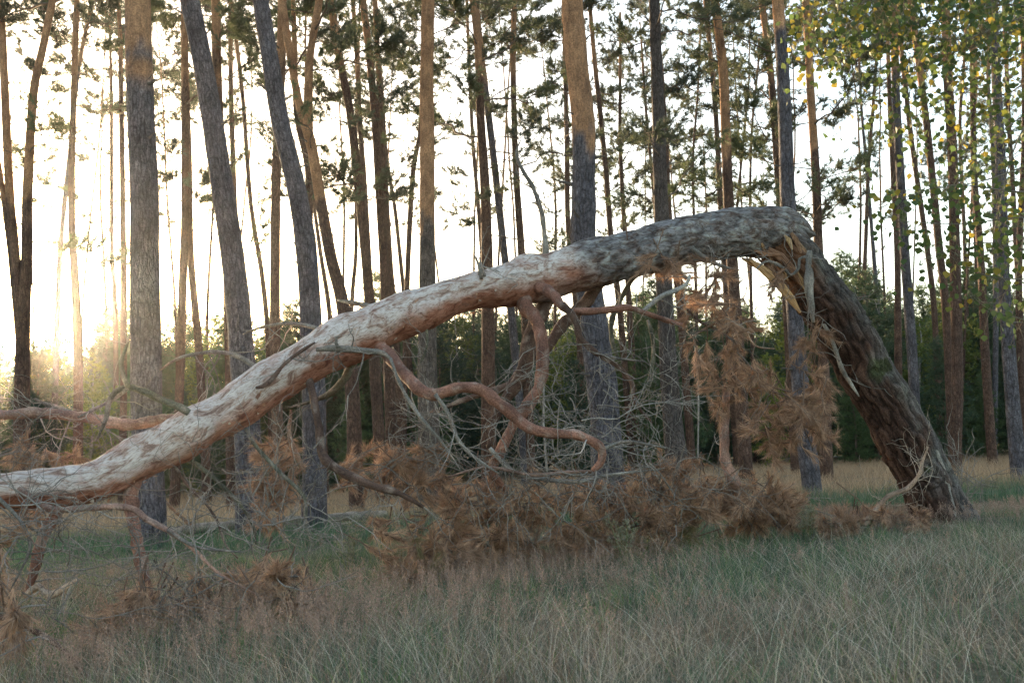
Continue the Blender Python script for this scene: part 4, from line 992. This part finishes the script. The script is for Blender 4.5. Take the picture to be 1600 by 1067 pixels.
def build_grass():
    GREEN1, GREEN2 = np.array([.042, .088, .048]), np.array([.10, .17, .095]); STRAW1, STRAW2 = np.array([.21, .155, .115]), np.array([.58, .485, .39]); TAN1, TAN2 = np.array([.25, .165, .105]), np.array([.52, .365, .235])
    def dry(x, y): return np.clip(.48 + 1.1 * n2(x, y, .5, 51) + .7 * n2(x, y, 1.5, 52) + np.clip((5.8 - y) * .3, -.5, .4) + np.clip((x - .5) * .06, -.15, .2), 0, 1)
    def tus(cx, cy, q): return hash01((cx * 3000).astype(np.int64), (cy * 3000).astype(np.int64), np.full(len(cx), q), 5)
    # green fine grass
    X, Y, A, cx, cy_ = scatter(190000, 3.0, 14, 30, .10, 1.0)
    d = dry(cx, cy_); keep = rng.random(len(X)) < (1.15 - .9 * d); X, Y, A, d, cx, cy_ = X[keep], Y[keep], A[keep], d[keep], cx[keep], cy_[keep]; n = len(X); tv = tus(cx, cy_, 1)[:, None]; th = tus(cx, cy_, 2)
    h = rng.uniform(.08, .22, n) * (1 + .3 * n2(X, Y, .7, 53)) * np.clip(1.25 - .055 * Y, .6, 1); k = rng.random(n)[:, None]
    h = h * (.55 + .95 * th ** 1.5); c = (GREEN1 * (1 - k) + GREEN2 * k) * (.6 + .9 * tv); c = c * np.where(tv > .8, np.array([1.25, 1.1, .6]), 1); yl = (rng.random(n) < .25)[:, None]; ct = np.where(yl, STRAW2 * .8, c * 1.25)
    blades('green_grass', X, Y, h, rng.uniform(.002, .004, n), rng.uniform(.2, .95, n), A + rng.normal(0, .7, n), c * .7, ct, 3, 'fine grey green grass tufts covering the foreground meadow')
    # dry straw
    X, Y, A, cx, cy_ = scatter(120000, 3.0, 12.5, 18, .12, 1.0)
    d = dry(cx, cy_); keep = rng.random(len(X)) < (.06 + .95 * d); X, Y, A, cx, cy_ = X[keep], Y[keep], A[keep], cx[keep], cy_[keep]; n = len(X); tv = tus(cx, cy_, 3)[:, None]; th = tus(cx, cy_, 4); A = A + 2.5 * (th - .5)
    h = rng.uniform(.10, .30, n) * (1 + .3 * n2(X, Y, .6, 54)) * np.where(rng.random(n) < .08, 1.5, 1) * np.clip(1.3 - .075 * Y, .5, 1); k = rng.random(n)[:, None]; h = h * (.55 + .9 * th ** 1.5); c = (STRAW1 * (1 - k) + STRAW2 * k) * (.5 + .75 * tv) * np.where(tv < .25, np.array([1.0, .78, .66]), 1)
    blades('dry_grass', X, Y, h, rng.uniform(.0015, .003, n), rng.uniform(.15, 1.4, n), A + rng.normal(0, .8, n), c * .75, c * 1.05, 3, 'pale dry straw grass bending over the foreground meadow')
    # long pale arching stalks
    X, Y, A, cx, cy_ = scatter(4600, 3.2, 8.0, 7, .16, 1.0); n = len(X); k = rng.random(n)[:, None]; c = np.array([.4, .33, .22]) * (1 - k) + np.array([.68, .62, .49]) * k
    blades('straw_stalks', X, Y, rng.uniform(.2, .42, n), rng.uniform(.0016, .003, n), rng.uniform(.3, 2.2, n), 2.2 * n2(cx, cy_, .8, 58) * 3 + rng.normal(0, .7, n), c * .85, c, 5, 'long pale straw stalks arching out of the foreground grass')
    # tan field at the forest edge
    X, Y, A, cx, cy_ = scatter(130000, 12, 42, 14, .22, 1.2, 2.5); n = len(X); k = rng.random(n)[:, None]
    t = np.clip((Y - 14.0) / 4 + .6 * n2(X, Y, .25, 55), 0, 1)[:, None]; c = (GREEN1 * (1 - k) + GREEN2 * k) * (1 - t) + (TAN1 * (1 - k) + TAN2 * k) * t
    blades('tan_grass', X, Y, rng.uniform(.12, .34, n), rng.uniform(.006, .012, n), rng.uniform(.1, .8, n), A, c * .8, c * 1.05, 2, 'tan withered grass along the forest edge')
    # wispy seed heads: thin stalks with many tiny spikelets
    X, Y, A, cx, cy_ = scatter(14000, 4.0, 11.5, 9, .16, 1.0); f = .35 + 1.3 * n2(X, Y, .6, 57); keep = rng.random(len(X)) < f; X, Y, A = X[keep], Y[keep], A[keep]; n = len(X)
    Z = terrain(X, Y); h = rng.uniform(.2, .36, n) * np.clip(1.25 - .06 * Y, .6, 1); ln = rng.uniform(.05, .25, n); D = np.stack([np.cos(A) * ln, np.sin(A) * ln, np.ones(n)], 1); D /= np.linalg.norm(D, axis=1)[:, None]
    O = np.stack([X, Y, Z], 1); T = O + D * h[:, None]; s = Soup(); c = np.array([.27, .185, .145]) * rng.uniform(.7, 1.3, (n, 1))
    sd_ = np.cross(D, rand_unit(n)); sd_ /= np.linalg.norm(sd_, axis=1)[:, None]
    V = np.stack([O - sd_ * .001, O + sd_ * .001, T], 1).reshape(-1, 3); s.tris(V, np.arange(3 * n).reshape(-1, 3), np.repeat(np.hstack([c, np.ones((n, 1))]), 3, 0))
    per = 42; N = n * per; u = rng.random(N) ** .8; b = np.repeat(T, per, 0) - np.repeat(D * h[:, None], per, 0) * (u * .42)[:, None]
    p = b + rand_unit(N) * (.004 + .035 * u)[:, None] * rng.random(N)[:, None] ** .5; v = rand_unit(N) * .0035; v2 = rand_unit(N) * .003
    V = np.stack([p - v, p + v, p + v2 + [0, 0, .006]], 1).reshape(-1, 3); cc = np.repeat(c, per, 0) * rng.uniform(.8, 1.35, (N, 1))
    s.tris(V, np.arange(3 * N).reshape(-1, 3), np.repeat(np.hstack([cc, np.ones((N, 1))]), 3, 0))
    o = link('seed_heads', s.mesh('seed_heads', M_GRASS, False)); o['kind'] = 'stuff'; o['label'] = 'brownish haze of fine seed heads above the meadow grass'; o['category'] = 'grass'
build_grass()

# tall weeds with small pale seed tufts beside the brown brush
def build_weeds():
    g = np.random.default_rng(77)
    for (px, py, D, H, lab) in [(615, 905, 7.7, .5, 'pale green bushy weed in front of the brown needles'), (985, 905, 7.8, .38, 'pale bushy weed under the middle of the brown brush'), (1265, 850, 9.0, .3, 'low pale weed beside the dead branch'), (545, 900, 8.4, .42, 'yellowish weed standing apart from the brown brush')]:
        p = U(px, py, D); z = tz(p[0], D); root = thing('weed', lab, 'weed', (p[0], D, z)); st = Soup(); lf = Soup(); C, DD = [], []
        for k in range(4):
            d = np.array([g.normal() * .16, g.normal() * .16, 1]); o = np.array([p[0] + g.normal() * .02, D + g.normal() * .02, z]); e = o + d * H * g.uniform(.75, 1.1)
            st.add(*tube(np.array([o, (o + e) / 2, e]), [.004, .003, .0015], 4, colf=flat_col((.16, .17, .08), .1)))
            for q in range(34):
                u = g.uniform(.3, 1); b = o + (e - o) * u; dd = np.append(g.normal(0, 1, 2), .9); dd /= np.linalg.norm(dd); f = b + dd * .11 * (1.25 - u) * g.uniform(.6, 1.2)
                st.add(*tube(np.array([b, f]), [.0012, .0008], 3, colf=flat_col((.17, .18, .09), .1), cap=False)); C.append(f); DD.append(dd)
        tufts(lf, np.array(C), np.array(DD), .02, .004, 12, 1.0, (.24, .24, .16), (.36, .34, .25)); part('stem', st.mesh('weed_stem', M_TWIG), root); part('seed_tufts', lf.mesh('seed_tufts', M_GRASS, False), root)
build_weeds()

# ------------------------------------------------------------------ thin haze added to give the glare round the low sun
def build_haze():
    m, nt, N, L = new_mat('glare_haze'); out = N.new('ShaderNodeOutputMaterial'); v = N.new('ShaderNodeVolumePrincipled')
    v.inputs['Density'].default_value = HAZE; v.inputs['Anisotropy'].default_value = HAZE_G; v.inputs['Color'].default_value = (.95, .95, .95, 1)
    L.new(v.outputs[0], out.inputs['Volume'])
    x, y0, y1, z0, z1 = 210, -200, 230, -1.5, 38
    V = np.array([[a, b, c] for c in (z0, z1) for b in (y0, y1) for a in (-x, x)])
    Q = np.array([[0, 2, 3, 1], [4, 5, 7, 6], [0, 1, 5, 4], [2, 6, 7, 3], [0, 4, 6, 2], [1, 3, 7, 5]])
    o = link('haze', make_mesh('haze', V, [Q], m, smooth=False)); o['kind'] = 'stuff'
    o['label'] = 'thin added haze giving the glare round the low sun'; o['category'] = 'haze'; o.display_type = 'WIRE'
HAZE, HAZE_G = .0002, .9
build_haze()
